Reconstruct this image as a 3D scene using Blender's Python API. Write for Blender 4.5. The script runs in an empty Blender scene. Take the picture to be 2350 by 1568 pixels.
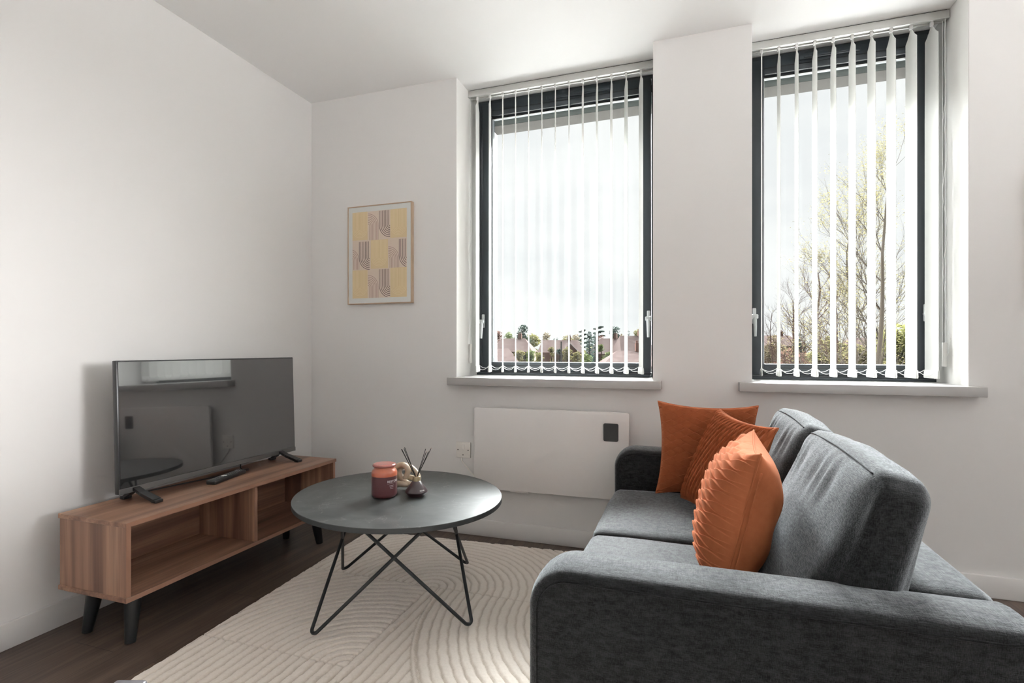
import bpy, bmesh, math, random
import numpy as np
from mathutils import Vector, Matrix, noise
R = math.radians
S = bpy.context.scene
COL = S.collection

# ------------------------------------------------------------------ camera
F_PX, CX, HY = 1200.0, 1175.0, 803.0
YAW = math.atan(403 / 1200)
cam = bpy.data.cameras.new('camera'); cam.sensor_fit = 'HORIZONTAL'; cam.sensor_width = 36
cam.lens = 36 * F_PX / 2350; cam.shift_y = (HY - 784) / 2350; cam.clip_start = .02; cam.clip_end = 600
camo = bpy.data.objects.new('camera', cam); COL.objects.link(camo)
camo.location = (0, 0, 1.0); camo.rotation_euler = (R(90), 0, YAW); S.camera = camo

# ------------------------------------------------------------------ view + world (overcast sky with bright lobes added to light the room)
S.view_settings.view_transform = 'Standard'; S.view_settings.look = 'None'
S.view_settings.exposure = 0.92; S.view_settings.gamma = 1.0; S.view_settings.use_curve_mapping = False
SKY_BASE, SKY_TOP, SKY_SIDE, SKY_LOW = .535, 128, 0, 17
w = bpy.data.worlds.new('sky'); S.world = w; w.use_nodes = True
nt = w.node_tree; nt.nodes.clear(); N = nt.nodes.new; K = nt.links.new
def wmath(op, a, b=None, c=None, clamp=False):
    n = N('ShaderNodeMath'); n.operation = op; n.use_clamp = clamp
    for i, v in enumerate((a, b, c)):
        if v is None: continue
        if isinstance(v, (int, float)): n.inputs[i].default_value = v
        else: K(v, n.inputs[i])
    return n.outputs[0]
tc = N('ShaderNodeTexCoord'); sp = N('ShaderNodeSeparateXYZ'); K(tc.outputs['Generated'], sp.inputs[0])
mp = N('ShaderNodeMapping'); mp.inputs['Scale'].default_value = (1, 1, 2.6); K(tc.outputs['Generated'], mp.inputs[0])
nz = N('ShaderNodeTexNoise'); nz.inputs['Scale'].default_value = 3.1; nz.inputs['Detail'].default_value = 6; nz.inputs['Roughness'].default_value = .55
K(mp.outputs[0], nz.inputs['Vector'])
cr = N('ShaderNodeValToRGB'); cr.color_ramp.elements[0].position = .38; cr.color_ramp.elements[0].color = (.92, .93, .945, 1)
cr.color_ramp.elements[1].position = .56; cr.color_ramp.elements[1].color = (1.02, 1.02, 1.02, 1); K(nz.outputs['Fac'], cr.inputs[0])
def mrange(v, a, b, c, d):
    n = N('ShaderNodeMapRange'); n.interpolation_type = 'SMOOTHSTEP'; K(v, n.inputs[0])
    for i, x in enumerate((a, b, c, d)): n.inputs[i + 1].default_value = x
    return n.outputs[0]
top = wmath('MULTIPLY', wmath('MULTIPLY', mrange(sp.outputs['Z'], .41, .54, 0, SKY_TOP), mrange(sp.outputs['Z'], .54, .74, 1, .12)), mrange(sp.outputs['Y'], .05, .5, 0, 1))  # high front lobe above the view, added to light the room
xy = wmath('ADD', wmath('MULTIPLY', sp.outputs['X'], .87), wmath('MULTIPLY', sp.outputs['Y'], -.5))
rear = wmath('MULTIPLY', mrange(xy, .25, .75, 0, SKY_SIDE), mrange(sp.outputs['Z'], -.02, .10, 0, 1))
low = wmath('MULTIPLY', wmath('ADD', wmath('MULTIPLY', mrange(sp.outputs['X'], .55, .85, 0, 38), mrange(sp.outputs['Z'], .07, .24, 1, .25)), mrange(sp.outputs['X'], -.50, -.80, 0, SKY_LOW)), wmath('MULTIPLY', mrange(sp.outputs['Z'], -.01, .06, 0, 1), mrange(sp.outputs['Y'], -.1, .1, 0, 1)))  # low side lobes, added outside the view to light walls and reveals
st = wmath('ADD', wmath('ADD', wmath('ADD', top, rear), low), SKY_BASE)
bg = N('ShaderNodeBackground'); K(cr.outputs[0], bg.inputs['Color']); K(st, bg.inputs['Strength'])
wo = N('ShaderNodeOutputWorld'); K(bg.outputs[0], wo.inputs[0])
w.cycles.sampling_method = 'MANUAL'; w.cycles.sample_map_resolution = 1024

cy = S.cycles
cy.max_bounces = 9; cy.diffuse_bounces = 5; cy.glossy_bounces = 4; cy.transmission_bounces = 6; cy.transparent_max_bounces = 16
cy.sample_clamp_indirect = 6; cy.caustics_reflective = False; cy.caustics_refractive = False
cy.use_adaptive_sampling = True; cy.adaptive_threshold = .015; cy.use_denoising = True

def portal(name, x0, x1, z0, z1, y, face):  # face: -1 front windows, 1 back, 2 right (x0..x1 run along Y there)
    l = bpy.data.lights.new(name, 'AREA'); l.shape = 'RECTANGLE'; l.size = x1 - x0; l.size_y = z1 - z0
    l.cycles.is_portal = True
    o = bpy.data.objects.new(name, l); COL.objects.link(o); o.location = ((x0 + x1) / 2, y, (z0 + z1) / 2)
    o.rotation_euler = (R(-90) if face < 0 else R(90), 0, 0)
    if face == 2: o.location = (y, (x0 + x1) / 2, (z0 + z1) / 2); o.rotation_euler = (R(90), 0, R(90))
portal('window_portal', -1.2, -.16, .85, 2.43, 3.015, -1)
portal('window_portal', .28, 1.09, .85, 2.43, 3.015, -1)
portal('window_portal',   .3, 2.3, .95, 2.35, 3.32, 2)  # sampling portal for the added side window
portal('window_portal', -3.9, -1.2, .05, 2.3, 3.32, 2)  # sampling portal for the added side door

# ------------------------------------------------------------------ materials
MAT = {}
class NB:
    def __init__(s, name):
        s.m = bpy.data.materials.new(name); s.m.use_nodes = True; s.t = s.m.node_tree; s.t.nodes.clear()
        s.out = s.n('ShaderNodeOutputMaterial'); s.b = s.n('ShaderNodeBsdfPrincipled'); s.k(s.b.outputs[0], s.out.inputs[0])
        s.tc = s.n('ShaderNodeTexCoord')
    def n(s, t): return s.t.nodes.new(t)
    def k(s, a, b): s.t.links.new(a, b)
    def set(s, **kw):
        for a, v in kw.items():
            a = a.replace('_', ' ')
            i = s.b.inputs[a]
            if isinstance(v, (int, float, tuple)): i.default_value = (*v, 1) if isinstance(v, tuple) and len(v) == 3 and i.type == 'RGBA' else v
            else: s.k(v, i)
        return s
    def map(s, scale=(1, 1, 1), rot=(0, 0, 0), loc=(0, 0, 0), src='Object'):
        m = s.n('ShaderNodeMapping'); m.inputs['Scale'].default_value = scale; m.inputs['Rotation'].default_value = rot; m.inputs['Location'].default_value = loc
        s.k(s.tc.outputs[src], m.inputs[0]); return m.outputs[0]
    def noise(s, vec, scale, detail=3, rough=.5, dist=0):
        n = s.n('ShaderNodeTexNoise'); n.inputs['Scale'].default_value = scale; n.inputs['Detail'].default_value = detail
        n.inputs['Roughness'].default_value = rough; n.inputs['Distortion'].default_value = dist; s.k(vec, n.inputs['Vector']); return n.outputs['Fac']
    def ramp(s, fac, stops):
        r = s.n('ShaderNodeValToRGB'); e = r.color_ramp.elements
        while len(e) < len(stops): e.new(.5)
        for i, (p, c) in enumerate(stops): e[i].position = p; e[i].color = (*c, 1)
        s.k(fac, r.inputs[0]); return r.outputs[0]
    def mix(s, f, a, b, mode='MIX'):
        m = s.n('ShaderNodeMix'); m.data_type = 'RGBA'; m.blend_type = mode
        for i, v in ((0, f), (6, a), (7, b)):
            if isinstance(v, (int, float)): m.inputs[i].default_value = v
            elif isinstance(v, tuple): m.inputs[i].default_value = (*v, 1)
            else: s.k(v, m.inputs[i])
        return m.outputs[2]
    def math(s, op, a, b=None, clamp=False):
        n = s.n('ShaderNodeMath'); n.operation = op; n.use_clamp = clamp
        for i, v in enumerate((a, b)):
            if v is None: continue
            if isinstance(v, (int, float)): n.inputs[i].default_value = v
            else: s.k(v, n.inputs[i])
        return n.outputs[0]
    def bump(s, h, strength=.3, dist=.001):
        b = s.n('ShaderNodeBump'); b.inputs['Strength'].default_value = strength; b.inputs['Distance'].default_value = dist
        s.k(h, b.inputs['Height']); s.k(b.outputs[0], s.b.inputs['Normal']); return s
    def attr(s, name):
        a = s.n('ShaderNodeAttribute'); a.attribute_name = name; return a.outputs['Fac']
OUTDOOR = ('brick', 'render_cream', 'white_paint', 'window_dark', 'concrete', 'soffit_board', 'bark_brown', 'bark_grey')
def plain(name, col, rough=.5, metal=0, **kw):
    b = NB(name); v = b.noise(b.map(), 9, 3)
    if name in OUTDOOR: b.b.inputs['Specular IOR Level'].default_value = 0
    c = b.mix(.06, col, b.ramp(v, [(.3, tuple(x * .8 for x in col)), (.7, tuple(min(1, x * 1.15) for x in col))]))
    b.set(Base_Color=c, Roughness=rough, Metallic=metal, **kw); MAT[name] = b.m; return b.m

b = NB('wall_paint'); v = b.map(); b.set(Base_Color=b.mix(b.noise(v, 1.3, 2), (.695, .682, .668), (.715, .702, .69)), Roughness=.85).bump(b.noise(v, 260, 2), .06, .0006); MAT['wall'] = b.m
b = NB('ceiling_paint'); v = b.map(); b.set(Base_Color=b.mix(b.noise(v, 1.1, 2), (.86, .86, .855), (.88, .88, .875)), Roughness=.9).bump(b.noise(v, 220, 2), .05, .0006); MAT['ceiling'] = b.m
plain('reveal', (.80, .79, .77), .75)
plain('skirting', (.70, .685, .67), .45)
plain('back_wall_grey', (.60, .59, .58), .6)  # plain unseen back wall, its grey set to control bounced fill
plain('sill', (.41, .40, .39), .4)
plain('white_gloss', (.85, .85, .85), .3)
plain('heater_white', (.68, .655, .64), .35)
plain('socket_white', (.74, .71, .67), .3)
plain('frame_grey', (.028, .036, .043), .38)
plain('gasket', (.008, .008, .009), .5)
plain('silver_edge', (.6, .62, .62), .3, .7)
plain('handle_silver', (.62, .64, .65), .28, .55)
plain('rail_alu', (.50, .50, .48), .4, .25)
plain('black_plastic', (.012, .012, .013), .28)
plain('black_metal', (.014, .016, .017), .42, .3)
plain('bezel', (.02, .021, .023), .3)
plain('bezel_silver', (.20, .20, .20), .33, .8)
plain('remote_key', (.12, .12, .125), .4)
plain('print_white', (.75, .75, .74), .5)
plain('leg_black', (.010, .011, .012), .35)
plain('concrete', (.030, .029, .027), .9)
plain('soffit_board', (.014, .016, .015), .9)
plain('gold_cap', (.55, .44, .28), .3, .85)
plain('reed', (.012, .011, .010), .7)
plain('reed_tip', (.55, .45, .36), .7)
plain('chain_white', (.85, .85, .84), .35)
plain('cord_white', (.80, .79, .77), .5)
plain('grey_shell', (.11, .105, .115), .35)
plain('oak', (.40, .29, .20), .55)
plain('mount', (.60, .605, .59), .6)
plain('brick', (.085, .050, .042), .9)
plain('render_cream', (.11, .088, .075), .9)
plain('white_paint', (.12, .12, .117), .6)
plain('window_dark', (.02, .022, .025), .4)
plain('bark_brown', (.022, .014, .011), .9)
plain('bark_grey', (.024, .020, .016), .9)
plain('grille', (.01, .01, .01), .6)

b = NB('glass_pane'); g = b.n('ShaderNodeBsdfGlossy'); g.inputs['Roughness'].default_value = .02; t = b.n('ShaderNodeBsdfTransparent'); t.inputs[0].default_value = (.97, .985, .98, 1)
fr = b.n('ShaderNodeFresnel'); fr.inputs[0].default_value = 1.35; ms = b.n('ShaderNodeMixShader'); b.k(fr.outputs[0], ms.inputs[0]); b.k(t.outputs[0], ms.inputs[1]); b.k(g.outputs[0], ms.inputs[2]); b.k(ms.outputs[0], b.out.inputs[0]); MAT['glass'] = b.m
b = NB('vane_fabric'); d = b.n('ShaderNodeBsdfDiffuse'); d.inputs[0].default_value = (.83, .83, .81, 1); t = b.n('ShaderNodeBsdfTranslucent'); t.inputs[0].default_value = (.80, .80, .78, 1)
ms = b.n('ShaderNodeMixShader'); ms.inputs[0].default_value = .34; b.k(d.outputs[0], ms.inputs[1]); b.k(t.outputs[0], ms.inputs[2]); b.k(ms.outputs[0], b.out.inputs[0]); MAT['vane'] = b.m

# walnut: grain along a chosen object axis
def walnut(name, axis):
    b = NB(name)
    sc = {'x': (.7, 9, 9), 'y': (9, .7, 9), 'z': (9, 9, .7)}[axis]
    v = b.map(sc)
    n1 = b.noise(v, 1.0, 3, .5, .6); n2 = b.noise(b.map(tuple(x * (6 if x > 1 else 2.2) for x in sc)), 1.4, 4, .6, .2)
    c = b.ramp(n1, [(.32, (.085, .040, .026)), (.44, (.20, .103, .066)), (.54, (.31, .170, .108)), (.66, (.42, .25, .16))])
    c = b.mix(b.ramp(n2, [(.40, (.4, .4, .4)), (.6, (0, 0, 0))]), c, (.10, .052, .036))
    b.set(Base_Color=c, Roughness=.42).bump(n2, .08, .0005); MAT[name] = b.m
walnut('walnut_y', 'y'); walnut('walnut_z', 'z'); walnut('walnut_x', 'x')
plain('walnut_edge', (.23, .122, .080), .35)
# dark vinyl planks running along Y
b = NB('floor_planks'); br = b.n('ShaderNodeTexBrick'); br.offset = .37
mpv = b.map((1, 1, 1), (0, 0, R(90))); b.k(mpv, br.inputs['Vector'])
for nm, val in (('Scale', 1.0), ('Brick Width', 1.22), ('Row Height', .18), ('Mortar Size', .0012), ('Mortar Smooth', .2), ('Bias', 0)): br.inputs[nm].default_value = val
br.inputs['Color1'].default_value = (.0, .0, .0, 1); br.inputs['Color2'].default_value = (1, 1, 1, 1); br.inputs['Mortar'].default_value = (.5, .5, .5, 1)
vv = b.n('ShaderNodeVectorMath'); vv.operation = 'ADD'; m1 = b.map((14, .9, 14)); b.k(m1, vv.inputs[0]); b.k(br.outputs['Color'], vv.inputs[1])
sc = b.n('ShaderNodeVectorMath'); sc.operation = 'MULTIPLY_ADD'; b.k(br.outputs['Color'], sc.inputs[0]); sc.inputs[1].default_value = (7, 5, 3); b.k(m1, sc.inputs[2])
g1 = b.noise(sc.outputs[0], 1.0, 4, .6, .8); g2 = b.noise(b.map((95, 4, 95)), 1.0, 3, .6)
c = b.ramp(g1, [(.28, (.036, .024, .018)), (.5, (.072, .048, .036)), (.72, (.155, .108, .080))])
c = b.mix(.35, c, b.ramp(g2, [(.35, (.03, .02, .016)), (.7, (.15, .105, .08))]))
c = b.mix(b.math('MULTIPLY', br.outputs['Fac'], .8), c, (.012, .009, .008))
b.set(Base_Color=c, Roughness=.44).bump(g2, .12, .0006); MAT['floor'] = b.m
# table top: dark slate laminate with faint veins
b = NB('slate_top'); v = b.map(); n1 = b.noise(v, 5, 5, .6, 1.2); n2 = b.noise(v, 3.1, 6, .62, 2.2)
vein = b.ramp(b.math('ABSOLUTE', b.math('SUBTRACT', n2, .5)), [(.0, (1, 1, 1)), (.012, (0, 0, 0))])
c = b.ramp(n1, [(.32, (.022, .025, .025)), (.5, (.040, .044, .043)), (.68, (.066, .070, .069))]); c = b.mix(b.math('MULTIPLY', vein, b.ramp(b.noise(v, 9, 2), [(.42, (0, 0, 0)), (.65, (.6, .6, .6))])), c, (.20, .20, .19))
b.set(Base_Color=c, Roughness=.36).bump(b.noise(v, 120, 3), .06, .0005); MAT['slate'] = b.m
plain('slate_edge', (.022, .025, .026), .5)
# sofa fabric: charcoal melange weave
def fabric(name, c0, c1, sheen):
    b = NB(name)
    w1 = b.noise(b.map((1000, 55, 130)), 1, 2); w2 = b.noise(b.map((55, 1000, 130)), 1, 2); w3 = b.noise(b.map((70, 70, 1000)), 1, 2)
    w4 = b.noise(b.map((1, 1, 1)), 420, 2)
    f = b.math('ADD', b.math('ADD', b.math('MULTIPLY', w1, .27), b.math('MULTIPLY', w2, .27)), b.math('ADD', b.math('MULTIPLY', w3, .27), b.math('MULTIPLY', w4, .19)))
    b.set(Base_Color=b.ramp(f, [(.41, c0), (.59, c1)]), Roughness=.75, Sheen_Weight=sheen, Sheen_Roughness=.42, Sheen_Tint=b.ramp(f, [(.42, (.38, .41, .44)), (.58, (.92, .97, 1))])).bump(f, .8, .0022)
    b.b.inputs['Specular IOR Level'].default_value = .12; MAT[name] = b.m
fabric('charcoal_fabric', (.0030, .0031, .0033), (.020, .0208, .022), .62)
fabric('piping_fabric', (.004, .0042, .0045), (.016, .017, .018), .1)
b = NB('velvet_rust'); n = b.noise(b.map(), 55, 3); b.set(Base_Color=b.mix(n, (.31, .092, .038), (.40, .130, .056)), Roughness=.9, Sheen_Weight=.05, Sheen_Roughness=.3, Sheen_Tint=(1, .55, .3)).bump(b.noise(b.map(), 300, 2), .12, .0006); b.b.inputs['Specular IOR Level'].default_value = .12; MAT['velvet'] = b.m
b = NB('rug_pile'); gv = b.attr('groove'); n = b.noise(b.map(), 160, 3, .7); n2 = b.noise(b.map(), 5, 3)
c = b.mix(gv, b.mix(n2, (.80, .725, .645), (.85, .785, .71)), (.56, .48, .40)); c = b.mix(b.ramp(n, [(.4, (.15, .15, .15)), (.6, (0, 0, 0))]), c, (.55, .47, .39))  # grooves: darker short pile, with some groove shade put into the colour
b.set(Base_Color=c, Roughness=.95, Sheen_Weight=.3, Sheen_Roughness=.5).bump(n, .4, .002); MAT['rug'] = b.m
b = NB('amber_glass'); b.set(Base_Color=b.mix(b.noise(b.map(), 14, 2), (.40, .10, .05), (.45, .13, .065)), Roughness=.28, Subsurface_Weight=.35, Subsurface_Radius=(.02, .006, .004), Subsurface_Scale=1.0, Coat_Weight=.4, Coat_Roughness=.15); MAT['amber'] = b.m
b = NB('lid_glass'); b.set(Base_Color=b.mix(b.noise(b.map(), 14, 2), (.27, .085, .070), (.31, .10, .085)), Roughness=.22, Coat_Weight=.6, Coat_Roughness=.1); MAT['lid_glass'] = b.m
b = NB('wax_glass'); b.set(Base_Color=b.mix(b.noise(b.map(), 14, 2), (.075, .024, .026), (.095, .031, .033)), Roughness=.30, Coat_Weight=.3, Coat_Roughness=.2); MAT['wax_glass'] = b.m
b = NB('plum_glass'); b.set(Base_Color=b.mix(b.noise(b.map(), 14, 2), (.022, .013, .015), (.036, .017, .019)), Roughness=.28, Coat_Weight=.3, Coat_Roughness=.2); MAT['plum'] = b.m
b = NB('stone_knot'); n = b.noise(b.map((1, 1, 1)), 12, 4, .6, .6); b.set(Base_Color=b.ramp(n, [(.3, (.33, .26, .18)), (.7, (.50, .42, .32))]), Roughness=.28); MAT['knot'] = b.m
b = NB('screen'); b.set(Base_Color=b.mix(b.noise(b.map(), 3, 2), (.020, .020, .021), (.022, .022, .023)), Roughness=.06, Coat_Weight=1.0, Coat_IOR=2.1, Coat_Roughness=.03); b.b.inputs['Specular IOR Level'].default_value = .75; MAT['screen'] = b.m
for nm, c in (('art_paper', (.60, .49, .41)), ('art_cream', (.61, .475, .285)), ('art_pale', (.69, .56, .36)), ('art_rust', (.30, .195, .175)), ('art_dark', (.075, .048, .055))): plain(nm, c, .7)
b = NB('roof_tile'); v = b.noise(b.map((1, 1, 5)), 1.2, 4); b.set(Base_Color=b.ramp(v, [(.3, (.048, .036, .034)), (.7, (.075, .058, .055))]), Roughness=.9); b.b.inputs['Specular IOR Level'].default_value = 0; MAT['roof'] = b.m
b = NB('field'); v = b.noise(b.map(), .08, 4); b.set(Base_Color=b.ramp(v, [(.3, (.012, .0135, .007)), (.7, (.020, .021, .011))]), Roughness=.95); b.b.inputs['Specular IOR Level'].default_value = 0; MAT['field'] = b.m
b = NB('bounce_ground'); v = b.noise(b.map(), .3, 4); b.set(Base_Color=b.ramp(v, [(.3, (.74, .735, .725)), (.7, (.84, .835, .82))]), Roughness=.95); MAT['bounce_ground'] = b.m  # near ground, made pale to bounce daylight up onto the ceiling
def leaf(name, a, c):
    b = NB(name); v = b.noise(b.map(), 2.1, 3); col = b.mix(v, a, c); b.set(Base_Color=col, Roughness=.7); b.b.inputs['Specular IOR Level'].default_value = 0
    t = b.n('ShaderNodeBsdfTranslucent'); b.k(col, t.inputs[0]); m = b.n('ShaderNodeMixShader'); m.inputs[0].default_value = .4
    b.k(b.b.outputs[0], m.inputs[1]); b.k(t.outputs[0], m.inputs[2]); b.k(m.outputs[0], b.out.inputs[0]); MAT[name] = b.m
leaf('leaf_spring', (.066, .060, .024), (.096, .086, .044)); leaf('leaf_olive', (0.0567, 0.0567, 0.0203), (0.0911, 0.0851, 0.0365)); leaf('leaf_pine', (0.0121, 0.0203, 0.0173), (0.0243, 0.0365, 0.0284))
leaf('leaf_hedge', (.10, .105, .035), (.15, .15, .06)); leaf('leaf_green', (0.0365, 0.0527, 0.0203), (0.0688, 0.0790, 0.0304)); leaf('leaf_red', (0.0729, 0.0385, 0.0324), (0.1013, 0.0607, 0.0486)); leaf('leaf_blue', (0.0162, 0.0284, 0.0243), (0.0304, 0.0466, 0.0405)); leaf('leaf_tan', (0.0729, 0.0607, 0.0365), (0.1013, 0.0830, 0.0547))

# ------------------------------------------------------------------ object helpers
def tag(o, label=None, cat=None, group=None, kind=None):
    if label: o['label'] = label
    if cat: o['category'] = cat
    if group: o['group'] = group
    if kind: o['kind'] = kind
    return o
def thing(name, label, cat, loc=(0, 0, 0), rz=0, group=None):
    o = bpy.data.objects.new(name, None); COL.objects.link(o); o.location = loc; o.rotation_euler = (0, 0, rz); o.empty_display_size = .05
    return tag(o, label, cat, group)
def link(name, me, mats, parent=None, smooth=None, loc=None, rot=None):
    if isinstance(mats, str): mats = [mats]
    for m in mats: me.materials.append(MAT[m])
    if smooth is not None:
        me.polygons.foreach_set('use_smooth', [True] * len(me.polygons))
        if smooth < 180: me.set_sharp_from_angle(angle=R(smooth))
    o = bpy.data.objects.new(name, me); COL.objects.link(o)
    if parent: o.parent = parent
    if loc: o.location = loc
    if rot: o.rotation_euler = rot
    return o
def obj(name, bm, mats, parent=None, smooth=35, loc=None, rot=None):
    bmesh.ops.recalc_face_normals(bm, faces=bm.faces[:])
    me = bpy.data.meshes.new(name); bm.to_mesh(me); bm.free()
    return link(name, me, mats, parent, smooth, loc, rot)
def BM(): return bmesh.new()
def box(bm, x0, x1, y0, y1, z0, z1, bev=0, seg=2, mi=0, M=None):
    r = bmesh.ops.create_cube(bm, size=1); vs = r['verts']
    bmesh.ops.scale(bm, vec=(x1 - x0, y1 - y0, z1 - z0), verts=vs)
    bmesh.ops.translate(bm, vec=((x0 + x1) / 2, (y0 + y1) / 2, (z0 + z1) / 2), verts=vs)
    if bev:
        es = list({e for v in vs for e in v.link_edges})
        rr = bmesh.ops.bevel(bm, geom=es, offset=bev, segments=seg, affect='EDGES', profile=.5)
        vs = list({v for f in rr['faces'] for v in f.verts} | {v for v in vs if v.is_valid})
    fs = {f for v in vs if v.is_valid for f in v.link_faces}
    for f in fs: f.material_index = mi
    if M is not None: bmesh.ops.transform(bm, matrix=M, verts=[v for v in vs if v.is_valid])
    return vs
def tube(bm, pts, r, n=8, closed=False, caps=True, mi=0):
    pts = [Vector(p) for p in pts]; m = len(pts); rs = r if isinstance(r, (list, tuple)) else [r] * m
    rings = []; up = None
    for i, p in enumerate(pts):
        a = pts[(i - 1) % m] if (closed or i > 0) else p; c = pts[(i + 1) % m] if (closed or i < m - 1) else p
        t = (c - a).normalized()
        if up is None: up = t.orthogonal().normalized()
        up = (up - t * up.dot(t)); up = up.normalized() if up.length > 1e-6 else t.orthogonal().normalized()
        s = t.cross(up)
        rings.append([bm.verts.new(p + (up * math.cos(2 * math.pi * k / n) + s * math.sin(2 * math.pi * k / n)) * rs[i]) for k in range(n)])
    if closed:  # align last ring to the first
        best = min(range(n), key=lambda q: (rings[-1][q].co - rings[0][0].co).length)
    for i in range(m if closed else m - 1):
        A, B = rings[i], rings[(i + 1) % m]; off = best if (closed and i == m - 1) else 0
        for k in range(n):
            if off or (closed and i == m - 1): f = bm.faces.new((A[(k + off) % n], A[(k + 1 + off) % n], B[(k + 1) % n], B[k]))
            else: f = bm.faces.new((A[k], A[(k + 1) % n], B[(k + 1) % n], B[k]))
            f.material_index = mi
    if caps and not closed:
        bm.faces.new(rings[0]).material_index = mi; bm.faces.new(rings[-1][::-1]).material_index = mi
def lathe(bm, prof, n=40, c=(0, 0), caps=True, mi=0, sx=1, sy=1):
    rings = [[bm.verts.new((c[0] + sx * r * math.cos(2 * math.pi * k / n), c[1] + sy * r * math.sin(2 * math.pi * k / n), z)) for k in range(n)] for r, z in prof]
    for A, B in zip(rings, rings[1:]):
        for k in range(n): bm.faces.new((A[k], A[(k + 1) % n], B[(k + 1) % n], B[k])).material_index = mi
    if caps: bm.faces.new(rings[0][::-1]).material_index = mi; bm.faces.new(rings[-1]).material_index = mi
def fillet(pts, rad, n=6):
    out = [Vector(pts[0])]
    for a, p, c in zip(pts, pts[1:], pts[2:]):
        a, p, c = Vector(a), Vector(p), Vector(c); u = (a - p).normalized(); v = (c - p).normalized()
        h = u.angle(v) / 2; d = min(rad / math.tan(h), (a - p).length * .45, (c - p).length * .45); r = d * math.tan(h)
        ctr = p + (u + v).normalized() * (r / math.sin(h)); s, e = p + u * d - ctr, p + v * d - ctr
        for k in range(n + 1): out.append(ctr + s.slerp(e, k / n, s) if False else ctr + (s * (1 - k / n) + e * (k / n)).normalized() * r)
    out.append(Vector(pts[-1])); return out
def text_mesh(name, body, size, mat, parent, M, depth=.0004, align='LEFT', bend=None):
    cu = bpy.data.curves.new('lettering', 'FONT'); cu.body = body; cu.size = size; cu.extrude = depth; cu.align_x = align; cu.resolution_u = 2
    to = bpy.data.objects.new('lettering', cu); COL.objects.link(to)
    me = bpy.data.meshes.new_from_object(to.evaluated_get(bpy.context.evaluated_depsgraph_get())); bpy.data.objects.remove(to)
    if bend:
        for v in me.vertices: v.co = bend(v.co)
    me.transform(M); me.materials.clear()
    return link(name, me, mat, parent)
def gridmesh(name, P, closed_u=False):
    h, wd = P.shape[:2]; me = bpy.data.meshes.new(name)
    idx = np.arange(h * wd).reshape(h, wd); a = idx[:-1, :-1].ravel(); b_ = idx[:-1, 1:].ravel(); c = idx[1:, 1:].ravel(); d = idx[1:, :-1].ravel()
    me.from_pydata(P.reshape(-1, 3).tolist(), [], np.stack([a, b_, c, d], 1).tolist()); return me

# ------------------------------------------------------------------ room shell
XL, XR, YB, YW, ZC = -2.164, 3.3, -4.4, 2.622, 2.495
def struct(name, bm, m, sm=35): return tag(obj(name, bm, m, None, sm), kind='structure')
bm = BM(); box(bm, XL - .15, XR + .15, YB - .15, YW + .02, -.12, 0); struct('floor', bm, 'floor')
bm = BM(); box(bm, XL - .15, XR + .15, YB - .15, 3.0, ZC, ZC + .15); struct('ceiling', bm, 'ceiling')
bm = BM(); box(bm, XL - .15, XL, YB - .15, YW, 0, ZC); struct('wall_left', bm, 'wall')
bm = BM(); box(bm, XR, XR + .15, YB - .15, -3.9, 0, ZC); box(bm, XR, XR + .15, -1.2, .3, 0, ZC); box(bm, XR, XR + .15, -3.9, -1.2, 0, .05); box(bm, XR, XR + .15, -3.9, -1.2, 2.3, ZC); box(bm, XR, XR + .15, 2.3, YW, 0, ZC); box(bm, XR, XR + .15, .3, 2.3, 0, .95); box(bm, XR, XR + .15, .3, 2.3, 2.35, ZC); struct('wall_right', bm, 'wall')
# window wall: piers and aprons as one wall; reveals are 0.24 deep
R1, R2 = (-1.203, -.157), (.278, 1.091); YO, YF, SZ = 3.0, 2.93, .835
bm = BM()
for x0, x1 in ((XL - .15, R1[0]), (R1[1], R2[0]), (R2[1], XR + .15)): box(bm, x0, x1, YW, 3.27, 0, ZC)
for x0, x1 in (R1, R2): box(bm, x0, x1, YW, 3.27, 0, SZ)
struct('wall_front', bm, 'wall')
# linings of the reveals (white plaster around the frames)
F1, F2 = (-1.200, -.160), (.281, 1.088); FZ0, FZ1 = .852, 2.493
for k, ((r0, r1), (f0, f1)) in enumerate(((R1, F1), (R2, F2))):
    bm = BM(); box(bm, r0, r0 + .002, YW + .001, YF, SZ, ZC - .001); box(bm, r1 - .002, r1, YW + .001, YF, SZ, ZC - .001); struct('trim_%d' % (k + 1), bm, 'reveal')
    bm = BM(); box(bm, r0, r1, YO, 3.14, 2.431, 2.66, mi=1); box(bm, r0, r1, 3.14, 3.27, 2.430, 2.66); struct('trim_%d' % (k + 3), bm, ['concrete', 'soffit_board'])
# sills
for k, (x0, x1) in enumerate(((-1.232, -.119), (.222, 1.128))):
    bm = BM(); box(bm, x0, x1, 2.562, YW + .001, .811, .851, .002); r0, r1 = (R1, R2)[k]
    box(bm, r0 + .002, r1 - .002, YW, YF, .836, .851)
    s = struct('trim_%d' % (k + 5), bm, 'sill'); s['label'] = 'white painted window sill board'
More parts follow.
